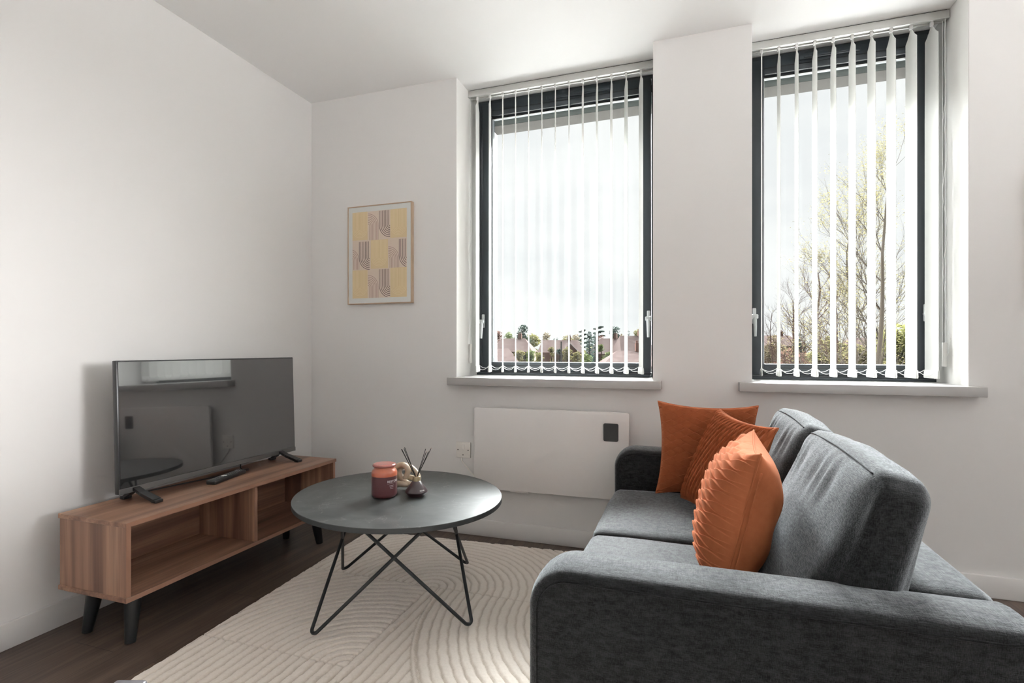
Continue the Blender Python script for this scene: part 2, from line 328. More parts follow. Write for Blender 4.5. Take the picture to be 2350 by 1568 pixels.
# unseen back wall; side window added to light the left wall
bm = BM(); box(bm, XL - .15, XR + .15, YB - .15, YB, 0, ZC); struct('wall_back', bm, 'back_wall_grey')
bm = BM()
for y in (.3, 1.27, 2.24): box(bm, XR + .04, XR + .10, y, y + .06, .95, 2.35)
box(bm, XR + .04, XR + .10, .36, 2.24, .95, 1.01); box(bm, XR + .04, XR + .10, .36, 2.24, 2.29, 2.35)
struct('window_3', bm, 'frame_grey')  # unseen side window, added to throw daylight on the left wall
bm = BM()
for y in (-3.9, -2.58, -1.26): box(bm, XR + .04, XR + .10, y, y + .06, .05, 2.3)
box(bm, XR + .04, XR + .10, -3.84, -1.26, .05, .11); box(bm, XR + .04, XR + .10, -3.84, -1.26, 2.24, 2.3)
struct('added_door', bm, 'frame_grey')  # unseen glazed door, added to let fill light in
bm = BM()
for y in (-3.9, -2.58, -1.26): box(bm, XR + .04, XR + .10, y, y + .06, .05, 2.3)
box(bm, XR + .04, XR + .10, -3.84, -1.26, .05, .11); box(bm, XR + .04, XR + .10, -3.84, -1.26, 2.24, 2.3)
struct('added_door', bm, 'frame_grey')  # copy of the added door frame
bm = BM()
for x in (1.75, 2.42, 3.09): box(bm, x, x + .06, YF, YF + .07, 1.0, 2.4)
box(bm, 1.81, 3.09, YF, YF + .07, 1.0, 1.06); box(bm, 1.81, 3.09, YF, YF + .07, 2.34, 2.4)
struct('window_3', bm, 'frame_grey')  # unseen frame of an added light opening, now inside solid wall
# baseboards
def skirting(name, segs):
    bm = BM()
    for x0, x1, y0, y1 in segs: box(bm, x0, x1, y0, y1, 0, .088, .003)
    struct(name, bm, 'skirting')
skirting('baseboard_left', [(XL, XL + .016, YB, YW)])
skirting('baseboard_front', [(XL + .016, XR, YW - .016, YW)])

# ------------------------------------------------------------------ windows (frame, sash, bead, vent, handles, pane)
def window(k, f0, f1):
    t = tag(bpy.data.objects.new('window_%d' % k, None), 'dark grey metal framed window behind vertical blind', None, None, 'structure'); COL.objects.link(t); t.location = ((f0 + f1) / 2, YF, FZ0)
    def P(name, bm, m, par=t, sm=35): return obj(name, bm, m, par, sm)
    hw, H = (f1 - f0) / 2 - .002, FZ1 - FZ0
    g0, gz0, gz1 = hw - .083, .076, H - .099
    bm = BM()  # outer frame
    box(bm, -hw, -hw + .022, 0, .075, 0, H); box(bm, hw - .022, hw, 0, .075, 0, H); box(bm, -hw + .022, hw - .022, 0, .075, H - .022, H); box(bm, -hw + .022, hw - .022, 0, .075, 0, .022)
    P('window_frame', bm, 'frame_grey')
    bm = BM(); box(bm, -hw - .012, hw + .012, -.018, 0, -.003, .012, .003); P('drip_bar', bm, 'frame_grey')
    a, z0, z1 = hw - .028, .023, H - .023
    bm = BM()  # sash
    for s in (-1, 1): box(bm, s * a - (0 if s < 0 else .055), s * a + (.055 if s < 0 else 0), -.012, .06, z0, z1, .003)
    box(bm, -g0 + .0, g0, -.012, .06, z0, gz0, .003); box(bm, -g0, g0, -.012, .06, gz1 + .0, z1, .003)
    P('sash', bm, 'frame_grey')
    bm = BM(); box(bm, -g0 + .02, g0 - .02, -.0145, -.012, gz0 - .02, gz0 - .017); box(bm, -g0, g0, -.0145, -.012, gz1 + .028, gz1 + .031); P('glazing_bead', bm, 'gasket')
    bm = BM(); box(bm, -g0, g0, .018, .021, gz1 - .004, gz1 + .000); box(bm, -g0, g0, .010, .024, gz1 - .010, gz1 - .004, mi=1)
    for s in (-1, 1): box(bm, s * g0 - .005, s * g0 + .005, .012, .024, gz0, gz1, mi=0)
    box(bm, -g0, g0, -.004, .004, gz1, gz1 + .003)
    P('spacer_bar', bm, ['silver_edge', 'gasket'])
    bm = BM(); vw = .38 if k == 1 else .26; vx = .10 if k == 1 else -.03
    box(bm, vx - vw / 2, vx + vw / 2, -.024, -.012, gz1 + .042, gz1 + .064, .003); box(bm, vx - vw / 2 + .02, vx + vw / 2 - .02, -.03, -.022, gz1 + .048, gz1 + .056, .002)
    P('trickle_vent', bm, 'frame_grey')
    bm = BM(); box(bm, -g0, g0, .030, .036, gz0, gz1); P('pane', bm, 'glass')
    for s in (-1, 1):  # lever handles
        bm = BM(); x = s * (hw - .038); zc = .315
        box(bm, x - .009, x + .009, -.022, -.012, zc - .035, zc + .045, .004)
        tube(bm, [(x, -.012, zc), (x, -.045, zc)], .010, 12)
        box(bm, x - .016, x + .016, -.052, -.034, zc - .012, zc + .012, .005)
        lv = [Vector((x, -.045, zc - .005)), Vector((x + .001, -.052, zc - .05)), Vector((x + .001, -.054, zc - .10))]
        tube(bm, lv, [.010, .0085, .0065], 10)
        P('handle', bm, 'handle_silver')
    return t
window(1, *F1); window(2, *F2)

# ------------------------------------------------------------------ vertical blinds
def vane_mesh(top_z, bot_z, ang, wdt=.089, flare=0.0):
    n, rows = 9, []
    zs = [(top_z, .16), (top_z - .012, .20), (top_z - .04, .62), (top_z - .055, .96)] + [(top_z - .055 - (top_z - .055 - bot_z) * q, 1) for q in (.25, .5, .75, .93, 1)]
    fr_, bk = [], []
    ca, sa = math.sin(ang), math.cos(ang)
    for z, sc_ in zs:
        a2 = ang if z > bot_z + .08 else ang + flare * (1 - (z - bot_z) / .08)
        dx, dy = math.sin(a2), math.cos(a2); row = []
        for i in range(n):
            u = (i / (n - 1) - .5) * wdt * sc_; bow = .0035 * (1 - (2 * i / (n - 1) - 1) ** 2)
            row.append((u * dx + bow * dy, u * dy - bow * dx, z))
        fr_.append(row)
    P = np.array(fr_); nrm = np.array((math.cos(ang), -math.sin(ang), 0)) * .0007
    bm = BM(); h, m = P.shape[:2]
    A = [[bm.verts.new(P[i, j] + nrm) for j in range(m)] for i in range(h)]; B = [[bm.verts.new(P[i, j] - nrm) for j in range(m)] for i in range(h)]
    for i in range(h - 1):
        for j in range(m - 1): bm.faces.new((A[i][j], A[i][j + 1], A[i + 1][j + 1], A[i + 1][j])); bm.faces.new((B[i][j], B[i + 1][j], B[i + 1][j + 1], B[i][j + 1]))
    for i in range(h - 1):
        bm.faces.new((A[i][0], A[i + 1][0], B[i + 1][0], B[i][0])); bm.faces.new((A[i][-1], B[i][-1], B[i + 1][-1], A[i + 1][-1]))
    for j in range(m - 1):
        bm.faces.new((A[0][j], B[0][j], B[0][j + 1], A[0][j + 1])); bm.faces.new((A[-1][j], A[-1][j + 1], B[-1][j + 1], B[-1][j]))
    return bm
def blind(label, r0, r1, xs, angs, cord_side):
    Y = 2.80; t = thing('vertical_blind', label, 'blind', ((r0 + r1) / 2, Y, 2.46)); ox = (r0 + r1) / 2
    L = lambda x: x - ox
    bm = BM(); box(bm, L(r0) + .004, L(r1) - .004, -.022, .022, -.001, .031, .002); box(bm, L(r0) + .004, L(r1) - .004, -.024, -.016, -.006, .001); box(bm, L(r0) + .004, L(r1) - .004, .008, .016, -.006, .001)
    obj('headrail', bm, 'rail_alu', t)
    bm = BM(); box(bm, L(r0) + .012, L(r1) - .012, -.018, .018, .0312, .0345); obj('mounting_bracket', bm, 'gasket', t)
    zt, zb = -.014, -1.551
    for x, a in zip(xs, angs):
        va = obj('vane', vane_mesh(zt, zb, a), 'vane', t, 60, (L(x), 0, 0))
        bm = BM(); box(bm, -.006, .006, -.007, .007, -.012, .010, .002); obj('hanger', bm, 'chain_white', va, 35, (0, 0, -.008))
        # hem pocket with its weight: a flat loop
        bm = BM(); a2 = a; dx, dy = math.sin(a2), math.cos(a2); px, py = math.cos(a2), -math.sin(a2)
        for s in (1, -1):
            vs = []
            for zz, o_ in ((0, .0012), (-.008, .0042), (-.028, .0058), (-.036, .0045)):
                row = [bm.verts.new((u * dx + s * o_ * px, u * dy + s * o_ * py, zz)) for u in np.linspace(-.0445, .0445, 5)]
                vs.append(row)
            for A, B in zip(vs, vs[1:]):
                for j in range(4): bm.faces.new((A[j], A[j + 1], B[j + 1], B[j]))
        box(bm, -.0008, .0008, -.040, .040, -.036, -.004, M=Matrix.Rotation(-a2, 4, 'Z'))
        obj('hem_weight', bm, 'vane', va, 50, (0, 0, zb))
    for sgn in (-1, 1):  # two bead chains, room side and window side
        bm = BM()
        for (x, a), (x2, a_2) in zip(zip(xs, angs), zip(xs[1:], angs[1:])):
            p = Vector((L(x) + sgn * .043 * math.sin(a), sgn * .043 * math.cos(a), zb + .002)); q = Vector((L(x2) + sgn * .043 * math.sin(a_2), sgn * .043 * math.cos(a_2), zb + .002))
            m = 19
            for i in range(m):
                f = i / m; c = p.lerp(q, f); c.z -= .024 * (1 - (2 * f - 1) ** 2) * (1.0 if sgn < 0 else .72)
                bmesh.ops.create_icosphere(bm, subdivisions=1, radius=.0019, matrix=Matrix.Translation(c))
            tube(bm, [p.lerp(q, f) - Vector((0, 0, .024 * (1 - (2 * f - 1) ** 2) * (1.0 if sgn < 0 else .72))) for f in np.linspace(0, 1, 9)], .0008, 4)
        obj('bead_chain', bm, 'chain_white', t, 60)
    # control cord, chain and weight
    cx = L(r0) + .012 if cord_side < 0 else L(r1) - .016
    bm = BM(); tube(bm, [(cx, -.012, 0), (cx, -.012, -1.43)], .0011, 5); tube(bm, [(cx + .004 * cord_side * -1, .004, 0), (cx - .004 * cord_side, .004, -1.43)], .0011, 5)
    pts = [(cx + cord_side * -(.004 + .008 * math.sin(i * 1.15) * (i > 6)), -.02 + .004 * math.sin(i * .7), -1.50 * i / 24) for i in range(22)]
    pts += [(cx + .012 * -cord_side * -1, -.024, -1.42), (cx + .016 * cord_side * .6, -.02, -1.47), (cx, -.012, -1.50)]
    tube(bm, pts, .0011, 5); box(bm, pts[-3][0] - .003, pts[-3][0] + .003, -.027, -.021, -1.425, -1.408)
    obj('control_cord', bm, 'chain_white', t, 60)
    bm = BM(); lathe(bm, [(.008, -1.535), (.0095, -1.532), (.0095, -1.432), (.008, -1.428)], 16, (cx, -.005)); obj('cord_weight', bm, 'cord_white', t)
    return t
xs1 = [-1.150 + .0766 * i for i in range(13)]; xs2 = [.340 + .0766 * i for i in range(10)]
an1 = [-.278 + .02 * math.sin(i * 2.1) for i in range(13)]; an1[0] = -.16; an1[1] = -.22; an1[12] = -.32
an2 = [.10, -.01, .0, -.03, -.03, -.06, -.08, -.10, -.16, -.22]
blind('white vertical blind in the left window, slats turned edge on', *R1, xs1, an1, -1)
blind('white vertical blind in the right window, slats partly turned open', *R2, xs2, an2, 1)

# ------------------------------------------------------------------ wall heater, spur switch, cable, small grey spot
t = thing('panel_heater', 'white wall mounted panel heater with black display below the left window', 'heater', (-.67, YW, .27))
bm = BM(); hw, hh = .4035, .426
vs = box(bm, -hw, hw, -.062, -.046, 0, hh)
es = [e for e in bm.edges if abs(e.verts[0].co.x - e.verts[1].co.x) < 1e-6 and abs(e.verts[0].co.z - e.verts[1].co.z) < 1e-6]
bmesh.ops.bevel(bm, geom=es, offset=.016, segments=6, affect='EDGES', profile=.5)
bmesh.ops.bevel(bm, geom=[e for e in bm.edges if e.calc_face_angle(0) > R(60)], offset=.003, segments=2, affect='EDGES', profile=.5)
obj('panel', bm, 'heater_white', t)
bm = BM(); box(bm, -hw + .05, hw - .05, -.046, 0, .05, hh - .05, .004); box(bm, -hw + .2, -hw + .30, -.056, -.03, -.008, .01, .003); obj('back_box', bm, 'heater_white', t)
bm = BM(); box(bm, .281, .353, -.0655, -.0618, .285, .372)
es = [e for e in bm.edges if abs(e.verts[0].co.x - e.verts[1].co.x) < 1e-6 and abs(e.verts[0].co.z - e.verts[1].co.z) < 1e-6]
bmesh.ops.bevel(bm, geom=es, offset=.008, segments=5, affect='EDGES', profile=.5); d = obj('display', bm, 'black_plastic', t); d['label'] = 'black square display'
t = thing('switch_plate', 'white square fused switch plate left of the heater', 'switch', (-1.158, YW, .455))
bm = BM(); box(bm, -.0425, .0425, -.010, 0, -.0425, .0425, .003); obj('plate', bm, 'socket_white', t)
bm = BM(); box(bm, -.008, .008, -.0145, -.0095, .004, .030, .002); obj('rocker', bm, 'socket_white', t)
for x, z in ((-.030, 0), (.030, 0), (.0, -.027)):
    bm = BM(); lathe(bm, [(.003, 0), (.003, .001)], 10); bmesh.ops.transform(bm, matrix=Matrix.Translation((x, -.0105, z)) @ Matrix.Rotation(R(90), 4, 'X'), verts=bm.verts[:])
    obj('screw', bm, 'gasket', t)
bm = BM(); tube(bm, fillet([(-1.170, YW - .006, .414), (-1.165, YW - .012, .395), (-1.10, YW - .012, .325), (-1.02, YW - .015, .30)], .02), .0042, 8)
tag(obj('power_cable', bm, 'socket_white'), 'short white cable running from switch plate down behind heater', 'cable')

# ------------------------------------------------------------------ framed print
t = thing('framed_print', 'oak framed abstract arch print on wall left of the left window', 'picture', (-1.6765, YW, 1.549))
hw, hh, dp = .2115, .285, .026
bm = BM(); fwd = .006
for q in ((-hw, -hw + fwd, -hh, hh), (hw - fwd, hw, -hh, hh), (-hw + fwd, hw - fwd, hh - fwd, hh), (-hw + fwd, hw - fwd, -hh, -hh + fwd)): box(bm, q[0], q[1], -dp, 0, q[2], q[3], .0008, 1)
obj('frame', bm, 'oak', t)
bm = BM(); box(bm, -hw + fwd, hw - fwd, -dp + .004, -.004, -hh + fwd, hh - fwd); obj('mount', bm, 'mount', t)
AW, AH = .359, .500
bm = BM()
def flat(poly, d, mi):  # poly in unit art coordinates (x right, y down)
    vs = [bm.verts.new(((x - .5) * AW, -dp + .0036 - d, (.5 - y) * AH)) for x, y in poly]
    try: bm.faces.new(vs).material_index = mi
    except ValueError: pass
def rect(x0, x1, y0, y1, d, mi):
    x0, x1, y0, y1 = max(0, x0), min(1, x1), max(0, y0), min(1, y1)
    if x1 > x0 and y1 > y0: flat([(x0, y0), (x1, y0), (x1, y1), (x0, y1)], d, mi)
def line(pts, wd, d, mi):  # pts in metric art space (unit x * AW ...); clipped to the print
    fine = [pts[0]]
    for p, q in zip(pts, pts[1:]):
        n = max(1, int(math.hypot((q[0] - p[0]) * AW, (q[1] - p[1]) * AH) / .006))
        fine += [(p[0] + (q[0] - p[0]) * i / n, p[1] + (q[1] - p[1]) * i / n) for i in range(1, n + 1)]
    pts = [(x * AW, y * AH) for x, y in fine]
    for i in range(len(pts) - 1):
        (x0, y0), (x1, y1) = pts[i], pts[i + 1]; l = math.hypot(x1 - x0, y1 - y0)
        if l < 1e-9: continue
        nx, ny = -(y1 - y0) / l * wd / 2, (x1 - x0) / l * wd / 2
        q = [(x0 + nx, y0 + ny), (x1 + nx, y1 + ny), (x1 - nx, y1 - ny), (x0 - nx, y0 - ny)]
        if all(-1e-6 <= a <= AW + 1e-6 and -1e-6 <= c <= AH + 1e-6 for a, c in q): flat([(a / AW, c / AH) for a, c in q], d, mi)
rect(0, 1, 0, 1, 0, 0)
asp = AW / AH
def arc(cx, cy, r, a0, a1, n=14): return [(cx + r * math.cos(a), cy + r * asp * math.sin(a)) for a in np.linspace(a0, a1, n)]
def ublock(x0, x1, y0, y1):
    rect(x0, x1, y0, y1, .0002, 1); cx = (x0 + x1) / 2
    for k in range(1, 7):
        r = k * .0235; cyy = y1 - .165 * asp - .012
        line([(cx - r, max(y0 + .004, 0))] + arc(cx, cyy, r, math.pi, 0) + [(cx + r, max(y0 + .004, 0))], .0021, .0004, 2)
def pair(xa, xb, y0, y1, o1, o2):  # rust quarter arches beside dark J lines
    for k in range(7):
        r = .030 + k * .0265; line(arc(xa, y0 + o1 + .14, r, -math.pi / 2, 0, 14) + [(xa + r, y1)], .0026, .0004, 3)
    for k in range(7):
        r = .024 + k * .0285; pts = [(xb - r, y0)] + [(p[0], p[1]) for p in arc(xb, y0 + o2, r, math.pi, math.pi / 2, 14)]
        out = [pts[0]]
        for p in pts[1:]:
            if p[1] > 1: break
            out.append(p)
        line(out, .0031, .0004, 4)
def seg_line(xa, xb, y0, y1, o1, o2): pair(xa, xb, y0, y1, o1, o2)
ublock(0, .285, 0, .325); seg_line(.293, .70, .005, .335, .02, .165); ublock(.705, 1.0, 0, .325)
seg_line(-.065, .325, .345, .665, .075, .185); ublock(.345, .66, .335, .665); seg_line(.668, 1.06, .345, .665, .075, .185)
ublock(0, .285, .675, 1.0); seg_line(.293, .70, .675, 1.0, .06, .185); ublock(.705, 1.0, .665, 1.0)
obj('print', bm, ['art_paper', 'art_cream', 'art_pale', 'art_rust', 'art_dark'], t, None)
t = thing('picture_frame', 'edge of a pale picture cut off at the right side of the photo', 'picture', (1.44, YW, 1.44))
bm = BM(); box(bm, -.152, .15, -.025, 0, -.25, .25, .002); obj('frame', bm, 'oak', t)
bm = BM(); box(bm, -.140, .14, -.027, -.022, -.238, .238); obj('print', bm, 'mount', t)

# ------------------------------------------------------------------ TV unit
TX0, TX1, TY0, TY1, TZ0, TZ1 = -2.078, -1.745, 1.222, 2.304, .1655, .43
t = thing('tv_unit', 'low walnut TV unit with two open shelves and splayed black legs', 'tv stand', ((TX0 + TX1) / 2, (TY0 + TY1) / 2, 0))
lx, ly = (TX1 - TX0) / 2, (TY1 - TY0) / 2
bm = BM(); box(bm, -lx, lx, -ly, ly, .414, .43, .0012, 1); obj('top_panel', bm, 'walnut_y', t)
bm = BM(); box(bm, -lx, lx, -ly, ly, .1655, .1815, .0012, 1); obj('bottom_panel', bm, 'walnut_y', t)
for s in (-1, 1):
    bm = BM(); a, c = sorted((s * (ly - .004), s * (ly - .019))); box(bm, -lx + .004, lx - .005, a, c, .1815, .414); obj('side_panel', bm, 'walnut_z', t)
bm = BM(); box(bm, -lx + .004, lx - .005, .001, .016, .1815, .414); obj('divider', bm, 'walnut_z', t)
bm = BM(); box(bm, -lx + .012, -lx + .018, -ly + .019, ly - .019, .1815, .414); obj('back_panel', bm, 'walnut_y', t)
for y0, y1 in ((-ly + .0035, -ly + .0192), (ly - .0192, ly - .0035), (.0008, .0162)):
    bm = BM(); box(bm, lx - .0055, lx - .0042, y0, y1, .1815, .414); obj('edge_strip', bm, 'walnut_edge', t)
bm = BM(); box(bm, lx - .0008, lx + .0006, -ly, ly, .4145, .4295); box(bm, lx - .0008, lx + .0006, -ly, ly, .166, .181); obj('front_edging', bm, 'walnut_edge', t)
bm = BM(); lathe(bm, [(.033, 0), (.033, .004), (.028, .005)], 28); bmesh.ops.transform(bm, matrix=Matrix.Translation((-lx + .0175, 1.492 - (TY0 + TY1) / 2 + .02, .352)) @ Matrix.Rotation(R(90), 4, 'Y'), verts=bm.verts[:]); g = obj('cable_grommet', bm, 'black_plastic', t); g['label'] = 'round black cable grommet'
for fx, fy in ((1, -1), (-1, -1), (1, 1), (-1, 1)):
    bm = BM(); tp = Vector((fx * (lx - .075), fy * (ly - .078), .1655)); bt = Vector((fx * (lx - .060), fy * (ly - .056), 0)); tube(bm, [tp, tp.lerp(bt, .5), bt], [.0275, .0225, .0165], 4 if False else 14)
    obj('leg', bm, 'leg_black', t)

# ------------------------------------------------------------------ television
tz0 = .463; X_TV = -1.988
t = thing('television', 'black flat screen television with silver lower bezel standing on the walnut unit', 'television', (X_TV, 1.823, .43), 0); TV = t
W2, HT = .457, .497; zb = tz0 - .43
bm = BM(); box(bm, -.022, 0, -W2, W2, zb, zb + HT, .003); obj('housing', bm, 'bezel', t)
bm = BM(); box(bm, -.060, -.022, -W2 + .03, W2 - .10, zb + .02, zb + .24, .012); obj('rear_box', bm, 'black_plastic', t)
bm = BM(); box(bm, -.0005, .0018, -W2 + .006, W2 - .006, zb + .021, zb + HT - .006); obj('screen', bm, 'screen', t)
bm = BM(); box(bm, -.0005, .0035, -W2, W2, zb - .001, zb + .0195, .001, 1); bb = obj('lower_bezel', bm, 'bezel_silver', t); bb['label'] = 'silver lower bezel'
MT = Matrix.Translation((.0036, -W2 + .028, zb + .0065)) @ Matrix(((0, 0, 1, 0), (1, 0, 0, 0), (0, 1, 0, 0), (0, 0, 0, 1)))
text_mesh('lettering', 'TOSHIBA', .0125, 'print_white', t, MT)
bm = BM(); box(bm, -.017, -.004, -W2 - .0006, -W2 + .001, zb + .030, zb + .062); obj('rating_label', bm, 'print_white', t)
for yc in (-.395, .350):
    bm = BM()
    for (xe, w0) in ((.112, .013), (-.052, .011)):
        pts = fillet([(0 if xe > 0 else -.004, 0, zb + .012), (xe * .35, 0, zb - .004), (xe, 0, .008)], .03, 4)
        for p, q in zip(pts, pts[1:]):
            pass
        n = len(pts); rows = []
        for i, p in enumerate(pts):
            wv = w0 + .003 * i / n; th = .006
            rows.append([bm.verts.new((p.x, yc + sy_ * wv, p.z + sz_ * th)) for sy_, sz_ in ((-1, -1), (1, -1), (1, 1), (-1, 1))])
        for A, B in zip(rows, rows[1:]):
            for k in range(4): bm.faces.new((A[k], A[(k + 1) % 4], B[(k + 1) % 4], B[k]))
        bm.faces.new(rows[0]); bm.faces.new(rows[-1][::-1])
        box(bm, xe - .012, xe + .012, yc - .016, yc + .016, 0, .012, .003)
    obj('foot', bm, 'black_plastic', t)
tilt = Matrix.Translation((0, 0, .033)) @ Matrix.Rotation(R(-1.7), 4, 'Y') @ Matrix.Translation((0, 0, -.033))
for ch in TV.children:
    if not ch.name.startswith('foot'): ch.matrix_local = tilt @ ch.matrix_local
# remote control
t = thing('remote_control', 'black television remote control lying on the walnut unit before the screen', 'remote', (-1.930, 1.79, .43), R(13))
bm = BM(); box(bm, -.022, .022, -.108, .108, 0, .018, .005, 3); obj('body', bm, 'black_plastic', t)
bm = BM()
for i in range(9):
    for j in range(3): box(bm, -.014 + j * .0115, -.0075 + j * .0115, .09 - i * .0125, .097 - i * .0125, .0175, .0195, .001, 1)
for a in range(8): x, y = .0 + .014 * math.cos(a * .785), -.040 + .014 * math.sin(a * .785); box(bm, x - .003, x + .003, y - .003, y + .003, .0175, .0195, .001, 1)
for i in range(2):
    for j in range(3): box(bm, -.014 + j * .0115, -.0075 + j * .0115, -.072 - i * .0125, -.065 - i * .0125, .0175, .0195, .001, 1)
obj('button_pad', bm, 'remote_key', t)
bm = BM(); box(bm, -.010, .010, -.030, -.012, .0178, .0198, .002); obj('sticker', bm, 'print_white', t)
bm = BM(); tube(bm, fillet([(-1.998, 1.93, .462), (-2.0, 1.93, .435), (-1.97, 1.96, .434), (-1.955, 1.93, .434), (-1.99, 1.80, .434), (-2.03, 1.62, .434), (-2.05, 1.50, .434)], .03), .0028, 6)
tag(obj('television_cable', bm, 'black_plastic'), 'thin black cable trailing under the television onto the walnut unit', 'cable')

# ------------------------------------------------------------------ rug (carved arcs)
RGA = R(2.9); RW, RL = 1.66, 2.36; rc = Vector((-1.652, 2.462, 0))
xs = np.linspace(0, RW, 380); ys = np.linspace(0, -RL, 560); GX, GY = np.meshgrid(xs, ys)
WX = rc.x + GX * math.cos(RGA) - GY * math.sin(RGA); WY = rc.y + GX * math.sin(RGA) + GY * math.cos(RGA)
c1 = (-1.014, 1.958); c2 = (-1.014, 1.379); c4 = (-.014, 1.958); c5 = (-2.05, 1.38)
D1 = np.hypot(WX - c1[0], WY - c1[1]); D2 = np.hypot(WX - c2[0], WY - c2[1]); D4 = np.hypot(WX - c4[0], WY - c4[1])
d = np.where(WY > c1[1], D1, np.where(WX < c1[0], np.where(WY > c2[1], D2, np.abs(WX - c1[0])), np.abs(WX - c1[0])))
reg = np.where(WY > c1[1], 1, np.where(WX < c1[0], np.where(WY > c2[1], 2, 3), 4))
m4 = (D4 < .955) & (WY < c1[1]) & (WX > c1[0]); d = np.where(m4, 1.0 - D4, d); reg = np.where(m4 & (D4 > .94), 5, reg)
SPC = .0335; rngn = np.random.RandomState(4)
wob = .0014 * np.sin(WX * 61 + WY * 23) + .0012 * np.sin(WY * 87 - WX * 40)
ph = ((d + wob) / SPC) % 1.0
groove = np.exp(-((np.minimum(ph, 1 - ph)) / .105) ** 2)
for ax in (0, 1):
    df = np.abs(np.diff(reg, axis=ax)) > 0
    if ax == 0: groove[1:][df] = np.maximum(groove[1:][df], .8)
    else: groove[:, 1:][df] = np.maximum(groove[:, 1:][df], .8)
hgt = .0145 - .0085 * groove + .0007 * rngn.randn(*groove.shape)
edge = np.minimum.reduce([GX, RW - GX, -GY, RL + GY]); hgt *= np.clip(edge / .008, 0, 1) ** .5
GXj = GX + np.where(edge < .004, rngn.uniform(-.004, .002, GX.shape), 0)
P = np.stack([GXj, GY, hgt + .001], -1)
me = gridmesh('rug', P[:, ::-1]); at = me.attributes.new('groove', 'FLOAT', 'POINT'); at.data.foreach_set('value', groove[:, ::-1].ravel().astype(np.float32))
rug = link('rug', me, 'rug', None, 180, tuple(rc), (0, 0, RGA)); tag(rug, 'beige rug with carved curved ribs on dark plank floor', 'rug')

# ------------------------------------------------------------------ coffee table
tc_ = Vector((-1.083, 1.819, 0)); ZT = .43
t = thing('coffee_table', 'round dark slate topped coffee table on bent black rod legs', 'coffee table', (tc_.x, tc_.y, 0))
ang = math.atan2(.4137, -.9104)
bm = BM(); lathe(bm, [(.995, .4115), (1.0, .4125), (1.0, .4285)], 128, caps=False, sx=.4253, sy=.3875, mi=1); lathe(bm, [(1.0, .4285), (.9975, .43)], 128, caps=False, sx=.4253, sy=.3875)
tp = bm.verts[-128:]; bm.faces.new(tp); bo = [v for v in bm.verts if abs(v.co.z - .4115) < 1e-6]; bm.faces.new(bo).material_index = 1
bmesh.ops.remove_doubles(bm, verts=bm.verts[:], dist=1e-5); bmesh.ops.rotate(bm, verts=bm.verts[:], cent=(0, 0, 0), matrix=Matrix.Rotation(ang, 3, 'Z')); obj('table_top', bm, ['slate', 'slate_edge'], t, 30)
cf = {'fl': (-1.2033, 1.4574), 'fr': (-.7176, 1.6841), 'bl': (-1.4300, 1.9431), 'br': (-.9443, 2.1698)}; cm = Vector((-1.0738, 1.8136))
def rod_top(a, b_):
    A, B = Vector(cf[a]), Vector(cf[b_]); d = (B - A).normalized(); inn = (cm - (A + B) / 2).normalized(); p = A + d * .43 + inn * .08; return Vector((p.x - tc_.x, p.y - tc_.y, .409))
for a, (n1, n2) in {'fl': ('fr', 'bl'), 'fr': ('fl', 'br'), 'bl': ('fl', 'br'), 'br': ('fr', 'bl')}.items():
    f = Vector((cf[a][0] - tc_.x, cf[a][1] - tc_.y, .0235)); out = (Vector((f.x, f.y, 0)) - Vector((cm.x - tc_.x, cm.y - tc_.y, 0))).normalized()
    bm = BM(); tube(bm, fillet([rod_top(a, n1), f + out * .012, rod_top(a, n2)], .018, 10), .0062, 10); obj('leg', bm, 'black_metal', t)
bm = BM()
ring = [Vector((rod_top(a, b_))) for a, b_ in (('fl', 'fr'), ('fr', 'fl'), ('fr', 'br'), ('br', 'fr'), ('br', 'bl'), ('bl', 'br'), ('bl', 'fl'), ('fl', 'bl'))]
cen = sum(ring, Vector()) / 8; ring.sort(key=lambda p: math.atan2(p.y - cen.y, p.x - cen.x)); tube(bm, [p - Vector((0, 0, .002)) for p in ring], .005, 8, closed=True); obj('top_frame', bm, 'black_metal', t)

# scented candle jar
t = thing('candle_jar', 'lidded amber glass candle jar standing left on the slate table', 'candle', (-1.118, 1.770, ZT))
r = .0487
bm = BM(); lathe(bm, [(.030, .0), (r - .008, .001), (r - .001, .008), (r, .015), (r, .0835)], 56, mi=0); obj('waxed_glass', bm, 'wax_glass', t, 50)
bm = BM(); lathe(bm, [(r, .0835), (r, .096), (r - .003, .104), (r - .009, .109), (r - .0105, .112), (r - .0105, .118)], 56, caps=False); obj('neck', bm, 'amber', t, 60)
bm = BM(); lathe(bm, [(r - .012, .1175), (r - .006, .1178), (r - .0035, .1205), (r - .003, .123), (r - .0045, .1262), (r - .009, .128), (r - .016, .1283), (.001, .1283)], 56); obj('lid', bm, 'lid_glass', t, 50)
def bend(co, r=r + .0004, a0=0.): a = co.x / r + a0; return Vector((math.cos(a) * (r + co.z), math.sin(a) * (r + co.z), co.y))
view = math.atan2(-1.770, 1.118)   # towards the camera
off = view + .22
text_mesh('lettering', 'RESTORE', .0125, 'print_white', t, Matrix.Translation((0, 0, .0620)) @ Matrix.Rotation(off, 4, 'Z'), .0002, 'LEFT', bend)
text_mesh('lettering', '__________', .0075, 'print_white', t, Matrix.Translation((0, 0, .0590)) @ Matrix.Rotation(off, 4, 'Z'), .0001, 'LEFT', bend)
for k, s_ in enumerate(('SCENTED CANDLE', 'AMBER & FIG', '220 G')):
    pass
bm = BM()
